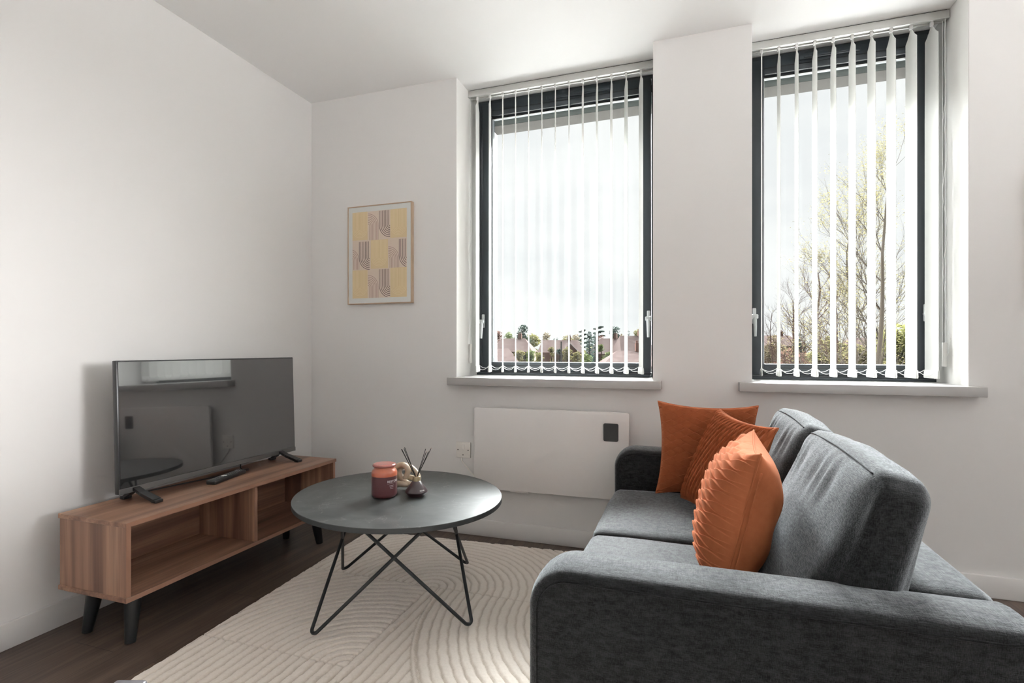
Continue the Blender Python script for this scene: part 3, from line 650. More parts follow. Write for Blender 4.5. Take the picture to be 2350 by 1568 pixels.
for k, (x0, x1) in enumerate(((.008, .030), (.011, .027), (.012, .026))):
    for q in range(7):
        xa = x0 + (x1 - x0) * q / 7; xb = xa + (x1 - x0) / 7 * .72
        vs = [bm.verts.new(Matrix.Rotation(off, 3, 'Z') @ bend(Vector((x, y, 0)))) for x, y in ((xa, .0500 - k * .0055), (xb, .0500 - k * .0055), (xb, .0512 - k * .0055), (xa, .0512 - k * .0055))]; bm.faces.new(vs)
obj('small_print', bm, 'print_white', t, None)
# reed diffuser
t = thing('reed_diffuser', 'dark conical glass reed diffuser with gold collar on the slate table', 'diffuser', (-1.003, 1.815, ZT))
bm = BM(); lathe(bm, [(.024, .0), (.031, .001), (.0425, .0145), (.0445, .018), (.0440, .021), (.0165, .058), (.013, .061)], 48); obj('bottle', bm, 'plum', t, 40)
bm = BM(); lathe(bm, [(.0145, .056), (.0150, .058), (.0150, .076), (.0140, .077), (.009, .077), (.009, .07)], 32); cc = obj('collar', bm, 'gold_cap', t, 40); cc['label'] = 'gold collar'
camR = Vector((math.cos(YAW), math.sin(YAW), 0)); camF = Vector((-math.sin(YAW), math.cos(YAW), 0))
rd = [(-.071, .180, .012), (-.064, .183, -.010), (-.058, .186, .020), (-.053, .188, -.02), (.040, .181, .015), (.048, .176, -.012), (.056, .175, .006), (.064, .183, .028)]
for i, (dx, z, dy) in enumerate(rd):
    bm = BM(); tpv = camR * dx + camF * dy + Vector((0, 0, z)); bv = -camR * dx * .28 - camF * dy * .28 + Vector((0, 0, .012)); mid = bv.lerp(tpv, .98)
    c = bv.lerp(tpv, .36); sh = Vector((0, 0, 0)) - Vector((c.x, c.y, 0)) * .8
    tube(bm, [bv + sh, mid + sh], .0013, 6); tube(bm, [mid + sh, tpv + sh], .00135, 6, mi=1 if i in (5, 6, 7) else 0); obj('reed', bm, ['reed', 'reed_tip'], t, 60)
def cone(co, a_=math.atan2(-1.815, 1.003) + .34):
    z = .0262 + co.y; rr = .0440 + (.0165 - .0440) * (z - .021) / (.058 - .021) + .0003 + co.z; a2 = a_ + co.x / .038; return Vector((rr * math.cos(a2), rr * math.sin(a2), z))
text_mesh('lettering', 'RESTORE', .0048, 'print_white', t, Matrix(), .0001, 'LEFT', cone)
# knotted links ornament
t = thing('knot_ornament', 'beige knotted chain link ornament behind the candle and diffuser', 'ornament', (-1.092, 1.872, ZT))
def link_loop(a, b_, r, M):
    bm = BM(); pts = []
    for k in range(48):
        u = 2 * math.pi * k / 48; c, s_ = math.cos(u), math.sin(u); pts.append(M @ Vector((math.copysign(abs(c) ** .85, c) * a, math.copysign(abs(s_) ** .85, s_) * b_, 0)))
    tube(bm, pts, r, 14, closed=True); return bm
base = Matrix.Rotation(YAW, 4, 'Z')
for lc, rx in (((-.022, .0, .062), (R(90), R(50), 0)), ((.018, .008, .060), (R(62), R(-42), 0)), ((.0, .012, .036), (R(20), R(-20), R(35)))):
    M = base @ Matrix.Translation(lc) @ Matrix.Rotation(rx[2], 4, 'Z') @ Matrix.Rotation(rx[0], 4, 'X') @ Matrix.Rotation(rx[1], 4, 'Z')
    bm = link_loop(.046, .028, .0115, M)
    mn = min(v.co.z for v in bm.verts); 
    if mn < .0005: bmesh.ops.translate(bm, vec=(0, 0, .0005 - mn), verts=bm.verts[:])
    obj('link', bm, 'knot', t, 180)

# ------------------------------------------------------------------ sofa
def soft_box(nx, ny, nz, size, rad, bulge, fn=None, name='m', seed=0, wr=0.0):
    """Rounded, puffed box: grid cube -> rounded -> bulged; fn maps unit coords to final."""
    bm = BM(); bmesh.ops.create_cube(bm, size=2)
    bm.free(); bm = BM()
    def face(n1, n2, f):
        G = [[bm.verts.new(f(-1 + 2 * i / n1, -1 + 2 * j / n2)) for j in range(n2 + 1)] for i in range(n1 + 1)]
        for i in range(n1):
            for j in range(n2): bm.faces.new((G[i][j], G[i + 1][j], G[i + 1][j + 1], G[i][j + 1]))
    for s in (-1, 1):
        face(ny, nz, lambda a, c: (s, a, c)); face(nx, nz, lambda a, c: (a, s, c)); face(nx, ny, lambda a, c: (a, c, s))
    bmesh.ops.remove_doubles(bm, verts=bm.verts[:], dist=1e-5)
    hx, hy, hz = (s / 2 for s in size)
    for v in bm.verts:
        u = v.co.copy()
        # concentrate samples near the edges
        p = Vector((u.x * hx, u.y * hy, u.z * hz)); q = Vector((max(-hx + rad, min(hx - rad, p.x)), max(-hy + rad, min(hy - rad, p.y)), max(-hz + rad, min(hz - rad, p.z))))
        d = p - q
        if d.length > 1e-9: m = max(abs(d.x), abs(d.y), abs(d.z)); p = q + d.normalized() * m
        bx, by, bz = bulge
        p.x += math.copysign(1, u.x) * abs(u.x) ** 3 * bx * (1 - u.y ** 2) * (1 - u.z ** 2)
        p.y += math.copysign(1, u.y) * abs(u.y) ** 3 * by * (1 - u.x ** 2) * (1 - u.z ** 2)
        p.z += math.copysign(1, u.z) * abs(u.z) ** 3 * bz * (1 - u.x ** 2) * (1 - u.y ** 2)
        if wr:
            e = max(abs(u.x), 0) * 0; nn = noise.noise(Vector((p.x * 7 + seed, p.y * 7, p.z * 7))); p += (p - q).normalized() * wr * nn if (p - q).length > 1e-6 else Vector((0, 0, 0))
            p += Vector((0, 0, 1)) * wr * .35 * noise.noise(Vector((p.x * 22, p.y * 22 + seed, 3)))
        v.co = fn(p, u) if fn else p
    bmesh.ops.recalc_face_normals(bm, faces=bm.faces[:])
    return bm
SX0, SX1, SY0, SY1 = -.308, .535, 1.012, 2.475; NI, FI = 1.147, 2.335; AZ = .562
t = thing('sofa', 'charcoal grey two seat fabric sofa standing under the right window', 'sofa', (0, 0, 0))
t.location = ((SX0 + SX1) / 2, (SY0 + SY1) / 2, 0); off_ = -Vector(t.location)
def arm(y0, y1, name):
    # side profile with a large rounded front top corner, extruded along Y with soft edges
    prof = [(SX1, .13), (SX1, AZ - .02), (SX1 - .02, AZ)]
    rr = .085
    for k in range(13): a = math.pi / 2 * (1 - 0) + math.pi / 2 * k / 12; prof.append((SX0 + rr + rr * math.cos(a), AZ - rr + rr * math.sin(a) * 1.0))
    prof += [(SX0, .13)]
    # resample flat runs for crown
    pts = []
    for p, q in zip(prof, prof[1:] + prof[:1]):
        L_ = math.hypot(q[0] - p[0], q[1] - p[1]); n = max(1, int(L_ / .04))
        for i in range(n): pts.append((p[0] + (q[0] - p[0]) * i / n, p[1] + (q[1] - p[1]) * i / n))
    bm = BM(); ym = (y0 + y1) / 2; hw = (y1 - y0) / 2; rows = []
    st_ = [(-hw, .024), (-hw + .0008, .016), (-hw + .004, .0085), (-hw + .010, .0035), (-hw + .018, .001), (-hw * .4, -.003), (0, -.004), (hw * .4, -.003), (hw - .018, .001), (hw - .010, .0035), (hw - .004, .0085), (hw - .0008, .016), (hw, .024)]
    cx_, cz_ = (SX0 + SX1) / 2, AZ / 2 + .05
    for yy, ins in st_:
        row = []
        for x, z in pts:
            # inset along the profile normal approx towards centre, only top and front/back
            nx = (1 if x > SX1 - .01 else (-1 if x < SX0 + .01 else 0)); nz_ = 1 if z > AZ - .003 else 0
            if x < SX0 + rr and z > AZ - rr: a = math.atan2(z - (AZ - rr), x - (SX0 + rr)); nx, nz_ = math.cos(a), math.sin(a)
            elif x > SX1 - .021 and z > AZ - .021: nx, nz_ = .7, .7
            row.append(bm.verts.new((x - nx * ins, ym + yy, z - nz_ * ins)))
        rows.append(row)
    m = len(pts)
    for A, B in zip(rows, rows[1:]):
        for k in range(m): bm.faces.new((A[k], A[(k + 1) % m], B[(k + 1) % m], B[k]))
    bm.faces.new(rows[0]); bm.faces.new(rows[-1][::-1])
    bmesh.ops.translate(bm, vec=off_, verts=bm.verts[:]); o = obj(name, bm, 'charcoal_fabric', t, 50)
    # seam piping along both top edges
    bm = BM()
    for s in (-1, 1):
        line_ = []
        for x, z in pts:
            if z < .14: continue
            nx = (1 if x > SX1 - .01 else (-1 if x < SX0 + .01 else 0)); nz_ = 1 if z > AZ - .003 else 0
            if x < SX0 + rr and z > AZ - rr: a = math.atan2(z - (AZ - rr), x - (SX0 + rr)); nx, nz_ = math.cos(a), math.sin(a)
            elif x > SX1 - .021 and z > AZ - .021: nx, nz_ = .7, .7
            line_.append(Vector((x - nx * .0205, ym + s * (hw - .0003), z - nz_ * .0205)) + off_)
        tube(bm, line_, .0022, 6)
    obj('piping', bm, 'piping_fabric', o, 180)
    return o
arm(SY0, NI, 'armrest'); arm(FI, SY1, 'armrest')
bm = soft_box(6, 30, 12, (.145, FI - NI - .002, .43), .03, (.004, 0, .006)); bmesh.ops.translate(bm, vec=Vector((SX1 - .0725, (NI + FI) / 2, AZ - .222)) + off_, verts=bm.verts[:]); obj('back_frame', bm, 'charcoal_fabric', t, 180)
bm = BM(); box(bm, SX0 + .03, SX1 - .14, NI + .001, FI - .001, .13, .262, .01); bmesh.ops.translate(bm, vec=off_, verts=bm.verts[:]); obj('seat_base', bm, 'charcoal_fabric', t)
YM = 1.742
for k, (y0, y1) in enumerate(((NI + .003, YM - .002), (YM + .002, FI - .003))):
    bm = soft_box(24, 24, 8, (.64, y1 - y0, .128), .030, (.006, .0, .016), None, 's', 3 + k * 5, .003)
    bmesh.ops.translate(bm, vec=Vector((SX0 + .322, (y0 + y1) / 2, .329)) + off_, verts=bm.verts[:]); o = obj('seat_cushion', bm, 'charcoal_fabric', t, 180)
for k, (y0, y1) in enumerate(((1.125, YM - .004), (YM + .004, 2.305))):
    h0, h1 = .40, .775; hh_ = h1 - h0
    def fn(p, u, y0=y0, y1=y1, k=k):
        f = (p.z + hh_ / 2) / hh_; s = p.x / .17 + .5    # 0 front .. 1 back
        xf = .155 + .178 * f + .015 * math.sin(math.pi * max(0, min(1, f))); xb = .352 + .080 * f
        x = xf + (xb - xf) * s; z = h0 + hh_ * f - .028 * max(0, s) * max(0, f) ** 2 + .012 * (1 - u.y ** 2) * max(0, f) ** 2
        y = (y0 + y1) / 2 + p.y
        # gathered wrinkles by the top seam
        wv = max(0, 1 - abs(f - .80) / .17)
        x += .0035 * wv * math.sin(y * 70 + 2.5 * math.sin(y * 23 + k)) * (1 - s); z += .0022 * wv * math.sin(y * 58 + k * 2 + 3 * math.sin(y * 17))
        return Vector((x, y, z))
    bm = soft_box(14, 40, 30, (.17, y1 - y0, hh_), .048, (.038, .014, .006), fn, 'b', 11 + k * 7, .004)
    bmesh.ops.translate(bm, vec=off_, verts=bm.verts[:]); o = obj('back_cushion', bm, 'charcoal_fabric', t, 180)
    # seams: front-top edge and down both side edges
    bm = BM()
    def seam(pts, r=.0016): tube(bm, [Vector(p) + off_ for p in pts], r, 6)
    half = (y1 - y0) / 2; q = .0135; ct = Vector((0, (y0 + y1) / 2, 0))
    seam([fn(Vector((-.085 + q, y, hh_ / 2 - q)), Vector((-1, y / half, 1))) for y in np.linspace(-half + .045, half - .045, 60)])
    for sg in ():
        seam([fn(Vector((-.085 + q, sg * (half - q), z)), Vector((-1, sg, z / hh_ * 2))) for z in np.linspace(-.15, hh_ / 2 - .026, 24)])
    obj('piping', bm, 'piping_fabric', o, 180)
bm_l = [(SX0 + .07, SY0 + .07), (SX1 - .07, SY0 + .07), (SX0 + .07, SY1 - .07), (SX1 - .07, SY1 - .07)]
for x, y in bm_l:
    bm = BM(); lathe(bm, [(.016, .0175), (.022, .132)], 14, (x + off_.x, y + off_.y)); obj('leg', bm, 'leg_black', t)

# ------------------------------------------------------------------ pleated velvet cushions
def pleats(U, V, n, m, amp):
    """Pinched wavy tucks: neighbouring ridge lines wave in antiphase; cloth rises to each ridge and folds under."""
    p = V * n; w = .33 * np.sin(2 * np.pi * U * m)
    pos = lambda k: k + np.where(np.mod(k, 2) < .5, w, -w)
    k = np.floor(p); k = np.where(p < pos(k), k - 1, k); k = np.where(p >= pos(k + 1), k + 1, k)
    a, b_ = pos(k), pos(k + 1); t = np.clip((p - a) / (b_ - a), 0, 1); gap = np.clip((b_ - a) / 1.66, 0, 1)
    prof = np.where(t < .84, (t / .84) ** 1.25, ((1 - t) / .16) ** .8)
    return amp * (.35 + .65 * gap) * prof
def relax(P, M):
    """Press a cushion softly against the back cushions, seat and far armrest it leans on."""
    A = np.array(M); W = P @ A[:3, :3].T + A[:3, 3]
    f = np.clip((W[..., 2] - .40) / .375, 0, 1); yc = np.where(W[..., 1] < YM, (1.125 + YM) / 2, (YM + 2.305) / 2); v = np.clip((W[..., 1] - yc) / .3, -1, 1)
    lim = .155 + .178 * f + .015 * np.sin(math.pi * f) - .037 * (1 - (2 * f - 1) ** 2) * (1 - v ** 2) - .004
    lim = np.where(W[..., 2] > .775, lim + (W[..., 2] - .775) * 6, lim)
    W[..., 0] = np.minimum(W[..., 0], lim); W[..., 2] = np.maximum(W[..., 2], .412); W[..., 1] = np.minimum(W[..., 1], FI - .003)
    return (W - A[:3, 3]) @ A[:3, :3]
def cushion(label, name_grp, wd, ht, front, back, corners, M, n, m, amp, swap=False, seed=1):
    t = thing('throw_cushion', label, 'cushion', tuple(M.to_translation()), 0, None); t.matrix_world = M
    G = 300; u = np.linspace(-1, 1, G); U, V = np.meshgrid(u, u)
    def surf(side, T):
        au, av = np.abs(U), np.abs(V)
        pin = .085
        X = wd / 2 * U * (1 - pin * (1 - V ** 2) * au ** 2 + corners * (av ** 4) * au ** 4); Z = ht / 2 * V * (1 - pin * (1 - U ** 2) * av ** 2 + corners * (au ** 4) * av ** 4)
        prof = np.clip((1 - au ** 2.6) * (1 - av ** 2.6), 0, 1) ** .52
        Yv = T * prof
        if side < 0:
            A, B = (V, U) if swap else (U, V)
            fade = np.clip((1 - au) / .05, 0, 1) * np.clip((1 - av) / .05, 0, 1)
            Yv = Yv + pleats((A + 1) / 2, (B + 1) / 2, n, m, amp) * (.25 + .75 * fade)
            X = X + (1 if swap else 0) * .55 * pleats((A + 1) / 2, (B + 1) / 2, n, m, amp) * fade
            Z = Z + (0 if swap else 1) * .55 * pleats((A + 1) / 2, (B + 1) / 2, n, m, amp) * fade
        else:
            rs = np.random.RandomState(seed); Yv = Yv + .004 * prof * (np.sin(U * 5 + V * 3 + seed) + .6 * np.sin(V * 9 - U * 4)) * 1.0
        return relax(np.stack([X, side * Yv, Z], -1), M)
    f = link('front_cover', gridmesh('front_cover', surf(-1, front)), 'velvet', t, 180); f['label'] = 'pleated rust front'
    link('back_cover', gridmesh('back_cover', surf(1, back)[:, ::-1]), 'velvet', t, 180)
    bm = BM(); pr_ = surf(1, 0 * back); loop = [pr_[0, i] for i in range(0, G, 6)] + [pr_[i, -1] for i in range(0, G, 6)] + [pr_[-1, i] for i in range(G - 1, 0, -6)] + [pr_[i, 0] for i in range(G - 1, 0, -6)]
    tube(bm, [Vector(p) for p in loop], .0024, 6, closed=True); obj('seam', bm, 'velvet', t, 180)
    return t
def frame(origin, right, up):
    r = Vector(right).normalized(); upv = Vector(up); upv = (upv - r * upv.dot(r)).normalized(); bk = upv.cross(r) * 1.0
    # local x = right, z = up, y = back (away from pleated front)
    return Matrix(((r.x, bk.x, upv.x, origin[0]), (r.y, bk.y, upv.y, origin[1]), (r.z, bk.z, upv.z, origin[2]), (0, 0, 0, 1)))
# far cushion against the far armrest
cushion('rust orange pleated cushion farthest away, leaning on the far armrest', '',   .37, .365, .045, .045, .03, frame((.070, 2.235, .597), (1, .01, -.02), (.03, .10, 1)), 24, 6, .0165, seed=1)
cushion('rust orange pleated cushion in the middle, between two others on the sofa', '', .40, .365, .055, .05, .02, frame((.120, 1.955, .594), (.36, -.93, -.03), (.36, .16, .90)), 31, 6, .0150, True, 2)
c3 = cushion('nearest rust orange cushion, seen edge on with plain back and zip', '', .36, .36, .095, .09, .05, frame((.124, 1.465, .585), (-.07, -1, -.0), (.24, .03, 1)), 25, 4, .0095, seed=3)
bm = BM(); zs_ = np.linspace(-.13, .13, 20); tube(bm, [(.170 + .010 * (abs(z) / .16) ** 2, .012, z) for z in zs_], .0016, 5); box(bm, .168, .176, .008, .015, .125, .145, .001, 1); zz = obj('zip', bm, 'velvet', c3, 60)

# ------------------------------------------------------------------ grey armchair just cut by the bottom of the photo
t = thing('grey_chair', 'corner of a smooth grey chair arm cut off at the bottom edge, left', 'chair', (-.888, .661, 0), YAW)
bm = BM(); box(bm, -.056, 0, -.42, 0, .405, .428, .006, 3); obj('armrest', bm, 'grey_shell', t)
bm = BM(); box(bm, -.56, -.03, -.45, -.03, .24, .29, .015, 3); obj('seat', bm, 'grey_shell', t)
for x, y in ((-.028, -.05), (-.028, -.40), (-.54, -.07), (-.54, -.42)):
    bm = BM(); tube(bm, [(x, y, .41 if x > -.1 else .25), (x, y, .0215)], .013, 10); obj('leg', bm, 'grey_shell', t)

# ------------------------------------------------------------------ outside: ground, houses, trees
GZ = -5.5
bm = BM(); box(bm, -60, 60, -60, 34, GZ - .3, GZ); box(bm, -500, 500, 34, 700, GZ - .3, GZ, mi=1); struct('ground', bm, ['bounce_ground', 'field'])
def ray(px): 
    a = (px - CX) / F_PX; return Vector((-math.sin(YAW) + a * math.cos(YAW), math.cos(YAW) + a * math.sin(YAW)))
def place(px, py, depth): r = ray(px) * depth; return Vector((r.x, r.y, 1 + depth * (HY - py) / F_PX))
def house(px, py_ridge, depth, wx, wy, rh, rz, walls, hip, label, chim=True, bay=False, gable=False):
    depth *= 1.85; p = place(px, py_ridge, depth); t = thing('house', label, 'house', (p.x, p.y, GZ), rz); zr = p.z - GZ; ze = zr - rh
    bm = BM(); box(bm, -wx / 2, wx / 2, -wy / 2, wy / 2, 0, ze); obj('wall', bm, walls, t)
    o = .35; bm = BM(); hx, hy = wx / 2 + o, wy / 2 + o; rl = hx - hip
    v = [bm.verts.new(q) for q in ((-hx, -hy, ze - .1), (hx, -hy, ze - .1), (hx, hy, ze - .1), (-hx, hy, ze - .1), (-rl, 0, zr), (rl, 0, zr))]
    for f in ((0, 1, 5, 4), (2, 3, 4, 5), (1, 2, 5), (3, 0, 4), (3, 2, 1, 0)): bm.faces.new([v[i] for i in f])
    obj('roof', bm, 'roof', t, None)
    if chim: bm = BM(); box(bm, rl * .4, rl * .4 + .8, -.3, .3, zr - 1, zr + 1.0); box(bm, rl * .4 + .1, rl * .4 + .3, -.1, .1, zr + 1, zr + 1.35); box(bm, rl * .4 + .5, rl * .4 + .7, -.1, .1, zr + 1, zr + 1.35); obj('chimney', bm, 'brick', t)
    if gable:
        bm = BM(); gx = wx * .22; gw = 2.2
        v = [bm.verts.new(q) for q in ((gx - gw, -hy - .4, ze - .3), (gx + gw, -hy - .4, ze - .3), (gx, -hy - .4, ze + 1.9), (gx - gw, 0, ze - .3), (gx + gw, 0, ze - .3), (gx, 0, ze + 1.9))]
        bm.faces.new((v[0], v[1], v[2])).material_index = 0; bm.faces.new((v[0], v[2], v[5], v[3])).material_index = 1; bm.faces.new((v[1], v[4], v[5], v[2])).material_index = 1
        obj('gable', bm, ['brick', 'roof'], t, None)
        bm = BM(); tube(bm, [(gx - gw, -hy - .5, ze - .3), (gx, -hy - .5, ze + 1.95), (gx + gw, -hy - .5, ze - .3)], .13, 4); obj('bargeboard', bm, 'white_paint', t)
    for xw in (-wx * .3, wx * .05, wx * .32):
        bm = BM(); box(bm, xw - .75, xw + .75, -wy / 2 - .06, -wy / 2, ze - 1.8, ze - .45); wn = obj('window', bm, 'white_paint', t)
        bm = BM()
        for q in (-.5, 0, .5): box(bm, xw + q - .18, xw + q + .18, -wy / 2 - .09, -wy / 2 - .05, ze - 1.65, ze - .6)
        obj('pane', bm, 'window_dark', wn)
    if bay: bm = BM(); box(bm, -wx * .45, -wx * .12, -wy / 2 - .9, -wy / 2, ze - 2.4, ze - .1); obj('bay', bm, walls, t)
house(1178, 777, 62, 9, 8, 2.8, R(8), 'render_cream', 2.2, 'pale pink house with hipped tile roof, leftmost through the left window')
house(1140, 800, 46, 6, 7, 2.4, R(30), 'render_cream', 1.4, 'near cream house with steep roof at left edge of the left window view', False)
house(1286, 781, 70, 10.5, 8, 2.9, R(14), 'brick', 1.2, 'brick house with bay window and white edged gable, middle of the view', True, True, True)
house(1400, 777, 68, 9, 9, 3.6, R(-4), 'brick', 2.6, 'brick house with large mauve hip roof, right of the tall cypress')
house(1452, 771, 55, 6.5, 8, 3.9, R(24), 'brick', 1.0, 'brick house with steep roof and chimney at right of the left window view')
house(1446, 805, 38, 8, 7, 1.9, R(16), 'brick', 2.6, 'low red hip roofed house nearest the left window, lower right')
house(1775, 770, 75, 12, 9, 2.8, R(20), 'brick', 2.2, 'red brick house seen low behind bare trees through the right window')
house(1990, 775, 90, 14, 9, 3, R(10), 'render_cream', 2.0, 'pale house low behind the tall tree through the right window')

def leafcloud(bm, blobs, n, s, rn):
    for _ in range(n):
        c, rr = rn.choice(blobs); 
        while True:
            d = Vector((rn.uniform(-1, 1), rn.uniform(-1, 1), rn.uniform(-1, 1)))
            if .25 < d.length < 1: break
        d = d.normalized() * (d.length ** .5); p = Vector(c) + Vector((d.x * rr[0], d.y * rr[1], d.z * rr[2]))
        q = Matrix.Rotation(rn.uniform(0, 6.28), 3, 'Z') @ Matrix.Rotation(rn.uniform(-1.2, 1.2), 3, 'X'); z = s * rn.uniform(.6, 1.3)
        bm.faces.new([bm.verts.new(p + q @ Vector(k)) for k in ((-z, -z * .5, 0), (z * .2, -z * .6, 0), (z, z * .3, 0), (-z * .3, z * .6, 0))])
def bushy(px, py_top, depth, width_px, label, mat, shape='round', cat='tree', name='tree', n=1400, base=None):
    depth *= 1.85; p = place(px, py_top, depth); h = p.z - GZ; wm = width_px * depth / F_PX / 2; rn = random.Random(int(px * 13 + depth))
    t = thing(name, label, cat, (p.x, p.y, GZ)); blobs = []
    if shape == 'round':
        lo = max(h - wm * 2.2, h * .35)
        for _ in range(9): blobs.append(((rn.uniform(-.55, .55) * wm, rn.uniform(-.55, .55) * wm, rn.uniform(lo, h - wm * .55)), (wm * .55, wm * .55, wm * .5)))
        blobs.append(((0, 0, h - wm * .5), (wm * .5, wm * .5, wm * .5))); 
        for k in range(6): blobs.append(((rn.uniform(-.5, .5) * wm, rn.uniform(-.5, .5) * wm, h * (.25 + .08 * k)), (wm * .6, wm * .6, h * .12)))
    elif shape == 'cone':
        for k in range(12): f = k / 11; blobs.append(((0, 0, h * (.15 + .83 * f)), (wm * (1.05 - f) * .95, wm * (1.05 - f) * .95, h * .055)))
    elif shape == 'column':
        for k in range(10): f = k / 9; e = math.sin(math.pi * (.12 + .80 * f)) ** .5; blobs.append(((0, 0, h * (.15 + .80 * f)), (wm * e, wm * e, h * .08)))
    elif shape == 'cedar':
        for k in range(5):
            f = k / 4
            for s_ in (-1, 1, 0): blobs.append(((s_ * wm * (.75 - .45 * f) + rn.uniform(-.1, .1) * wm, rn.uniform(-.4, .4) * wm, h * (.60 + .39 * f) + .02 * h * s_), (wm * (.42 - .1 * f), wm * .4, h * .016)))
    bm = BM(); tube(bm, [(0, 0, 0), (0, 0, h * .5), (0, 0, h * .93)], [.22, .15, .05], 6); obj('trunk', bm, 'bark_brown', t)
    bm = BM(); leafcloud(bm, blobs, int(n * 1.3), wm * .085 + .07, rn); f = obj('foliage', bm, mat, t, None); f['kind'] = 'stuff'
    return t
W1 = [
 (1201, 745, 85, 34, 'dark blue green pine tallest at left of the left window view', 'leaf_pine', 'round', 1500),
 (1142, 758, 75, 26, 'reddish leaved tree at far left of the left window view', 'leaf_red', 'round', 900),
 (1168, 762, 88, 30, 'pale green tree just left of the dark pine', 'leaf_green', 'round', 900),
 (1219, 765, 95, 54, 'wide olive yellow tree behind the houses', 'leaf_olive', 'round', 2200),
 (1255, 762, 80, 32, 'tan and yellow leaved tree right of the olive tree', 'leaf_tan', 'round', 1000),
 (1277, 775, 95, 15, 'small dark tree behind the brick house roof', 'leaf_pine', 'round', 500),
 (1300, 770, 100, 34, 'pale yellow tree behind the gabled brick house', 'leaf_spring', 'round', 900),
 (1322, 766, 105, 30, 'tan tree far behind the gable', 'leaf_tan', 'round', 800),
 (1337, 759, 78, 26, 'flat topped cedar left of the cypress', 'leaf_pine', 'cedar', 900),
 (1353, 764, 60, 20, 'dark green tall cypress in the middle of the view', 'leaf_blue', 'column', 1500),
 (1366, 768, 57, 16, 'grey green conifer beside the tall cypress', 'leaf_blue', 'column', 1000),
 (1374, 752, 84, 34, 'taller flat topped cedar behind the cypress', 'leaf_pine', 'cedar', 1100),
 (1382, 770, 80, 20, 'red leaved tree under the taller cedar', 'leaf_red', 'round', 600),
 (1409, 749, 88, 28, 'rounded dark evergreen above the mauve hip roof', 'leaf_pine', 'round', 1500),
 (1426, 766, 92, 18, 'rust tinted tree beside the rounded evergreen', 'leaf_tan', 'round', 600),
 (1443, 761, 85, 11, 'small narrow cypress near the right frame', 'leaf_pine', 'column', 500),
 (1463, 755, 70, 22, 'yellow green tree at the right edge of the left window view', 'leaf_olive', 'round', 700),
 (1380, 790, 44, 15, 'bright green small tree right of the cypress', 'leaf_green', 'round', 700),
 (1266, 796, 45, 17, 'yellow bush beside the bay window', 'leaf_spring', 'round', 600),
 (1192, 803, 40, 22, 'yellow green bush low at left of the view', 'leaf_spring', 'round', 800),
 (1216, 803, 42, 30, 'green bush in front of the olive tree', 'leaf_green', 'round', 900),
 (1238, 808, 40, 24, 'olive bush below the bay window', 'leaf_olive', 'round', 700),
 (1284, 800, 43, 15, 'dark green bush behind the garden pole', 'leaf_blue', 'round', 600),
 (1302, 796, 41, 24, 'pale yellow willow bush in the garden', 'leaf_spring', 'round', 900),
 (1325, 806, 40, 26, 'yellow bush under the gable', 'leaf_spring', 'round', 700),
 (1400, 806, 42, 34, 'pale green bush right of the bright green tree', 'leaf_green', 'round', 800),
 (1345, 812, 35, 30, 'low dark green hedge bush below the cypress', 'leaf_green', 'round', 700),
]
for a in W1: bushy(a[0], a[1], a[2], a[3], a[4], a[5], a[6], 'tree' if 'bush' not in a[4] else 'bush', 'tree' if 'bush' not in a[4] else 'bush', a[7])
for a in [(1900, 772, 48, 90, 'wide olive shrub mass behind the bare trees', 'leaf_olive', 2500), (2060, 745, 42, 130, 'large yellow green bush at right of the right window view', 'leaf_hedge', 3500),
          (1965, 790, 36, 110, 'pale yellow bush at the foot of the tall tree', 'leaf_spring', 2500), (1835, 765, 60, 34, 'dark evergreen bush behind the bare trees', 'leaf_pine', 900),
          (1775, 766, 66, 60, 'tan bush by the red brick house', 'leaf_tan', 1200), (1815, 800, 38, 90, 'rust brown low bush under the bare trees', 'leaf_red', 1500)]:
    bushy(a[0], a[1], a[2], a[3], a[4], a[5], 'round', 'bush', 'bush', a[6])
bm = BM(); rt = random.Random(5); bl = []
for i in range(120): x = -230 + i * 3.9; hh2 = rt.uniform(5.5, 9.5); bl.append(((x, 235 + rt.uniform(-8, 8), GZ + hh2 * .55), (3.6, 3, hh2 * .5)))
leafcloud(bm, bl, 9000, .8, rt); tag(obj('distant_foliage', bm, 'leaf_olive', None, None), 'low distant line of trees along the horizon behind all the houses', 'trees', kind='stuff')
p = place(1288, 784, 74); bm = BM(); tube(bm, [(p.x, p.y, GZ), (p.x, p.y, p.z)], .11, 8); tag(obj('garden_pole', bm, 'concrete'), 'tall pale grey pole standing in a garden beyond the left window', 'pole')

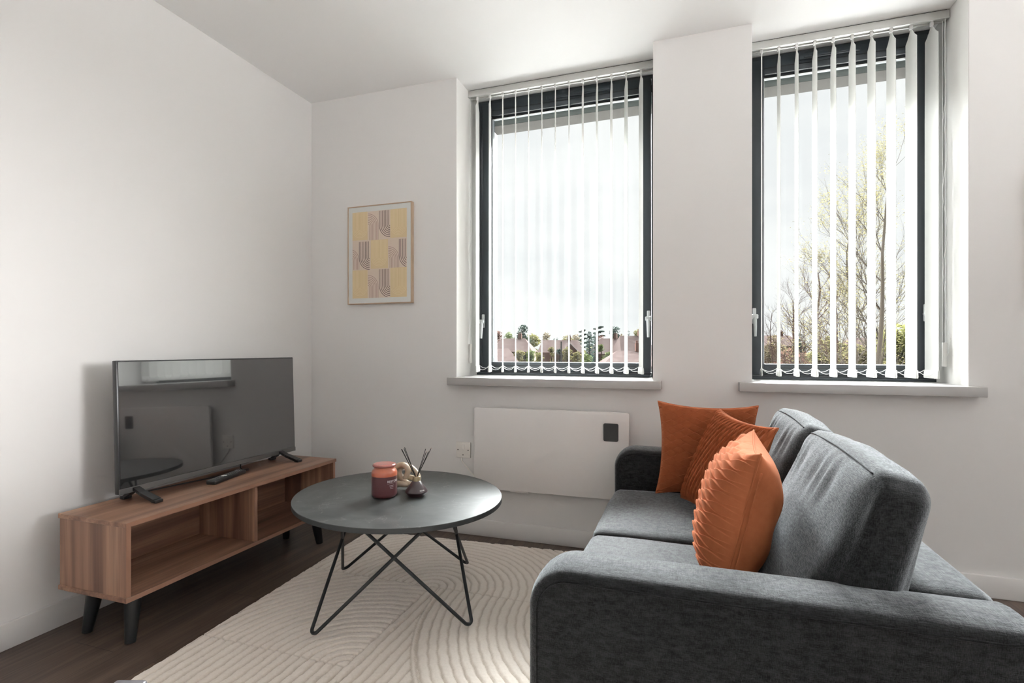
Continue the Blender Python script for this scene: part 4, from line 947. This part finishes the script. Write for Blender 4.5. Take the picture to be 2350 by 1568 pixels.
def branch_tree(px, py_top, depth, spread_px, label, bark, leafmat, seed, r0, nleaf, lean=0, levels=5, split=(3, 4), py_base=None, start=.28):
    rn = random.Random(seed); p = place(px, py_top, depth); H = p.z - GZ; r0 *= depth / 19; sp_ = spread_px * depth / F_PX / 2
    t = thing('tree', label, 'tree', (p.x, p.y, GZ)); bm = BM(); tips = []
    def grow(pos, d, length, r, lvl):
        n = 4; pts = [pos]; dd = d.copy(); ax = pos.copy()
        for i in range(n):
            dd = (dd + Vector((rn.uniform(-.16, .16), rn.uniform(-.16, .16), rn.uniform(-.02, .12)))).normalized(); ax = ax + dd * length / n; pts.append(ax.copy())
        rs = [r * (1 - .45 * i / n) for i in range(n + 1)]; tube(bm, pts, rs, 5 if lvl < 2 else 3, caps=False)
        if lvl >= levels: tips.append((pts[-1], dd)); tips.append((pts[2], dd)); return
        k = rn.randint(*split)
        for i in range(k):
            f = rn.uniform(.45, 1) if i else 1; q = pts[min(n, int(f * n))]
            az = rn.uniform(0, 6.283); tilt = rn.uniform(.25, .75) if i else rn.uniform(.05, .3)
            o1 = dd.orthogonal().normalized(); o1 = Matrix.Rotation(az, 3, dd) @ o1
            nd = (dd * math.cos(tilt) + o1 * math.sin(tilt)); nd.z += .10; nd.normalize()
            grow(q, nd, length * rn.uniform(.58, .80), r * rn.uniform(.45, .62), lvl + 1)
            if lvl >= levels - 1: tips.append((q, nd))
    # trunk with side limbs all the way up
    zz = [0]; tp = []; x = y = 0.
    for i in range(13):
        f = i / 12; tp.append(Vector((x, y, H * .86 * f))); x += rn.uniform(-.13, .13) + lean * H / 12; y += rn.uniform(-.1, .1)
    tube(bm, tp, [r0 * (1 - .82 * i / 12) for i in range(13)], 7, caps=False)
    for i in range(3, 13):
        f = i / 12
        if f < start: continue
        for j in range(2 if i < 12 else 4):
            az = rn.uniform(0, 6.283); up = .55 + .7 * f; d = Vector((math.cos(az), math.sin(az) * .8, up)).normalized()
            ln = sp_ * (1.0 - .45 * abs(f - .45)) * .62 * (1 if f < .9 else .75)
            ln = min(ln, (H - tp[i].z) * .75 + .5)
            grow(tp[i], d, ln, r0 * (1 - .8 * f) * .42, 2)
    obj('branches', bm, bark, t, 180)
    if nleaf:
        bm = BM()
        for _ in range(nleaf):
            c, dd = rn.choice(tips); pt = c + Vector((rn.gauss(0, .11), rn.gauss(0, .11), rn.gauss(0, .09))); s = rn.uniform(.013, .030) * depth / 18
            q = Matrix.Rotation(rn.uniform(0, 6.28), 3, 'Z') @ Matrix.Rotation(rn.uniform(-1.3, 1.3), 3, 'X')
            bm.faces.new([bm.verts.new(pt + q @ Vector(k)) for k in ((-s, -s * .4, 0), (s, -s * .4, 0), (s * .8, s * .5, 0), (-s * .6, s * .5, 0))])
        f = obj('foliage', bm, leafmat, t, None); f['kind'] = 'stuff'
    return t
branch_tree(2022, 312, 17, 430, 'tallest tree with sparse yellow spring leaves outside the right window', 'bark_grey', 'leaf_spring', 3, .15, 9500, .0)
branch_tree(1962, 430, 24, 330, 'second tall leafing tree with forked trunk just left of the tallest tree', 'bark_grey', 'leaf_spring', 12, .10, 5500, .02)
branch_tree(1872, 560, 30, 190, 'slender bare brown tree between blind slats, half covered in buds', 'bark_brown', 'leaf_spring', 21, .11, 1800, .01)
branch_tree(1812, 640, 40, 150, 'smaller bare brown tree near left part of the right window', 'bark_brown', 'leaf_spring', 33, .08, 0, -.01)
branch_tree(1915, 610, 35, 150, 'bare reddish brown tree in front of the budding slender one', 'bark_brown', 'leaf_spring', 44, .09, 600, .02)
branch_tree(1757, 680, 46, 80, 'thin leafless sapling at left edge of the right window', 'bark_brown', 'leaf_spring', 52, .05, 0, 0, 4)
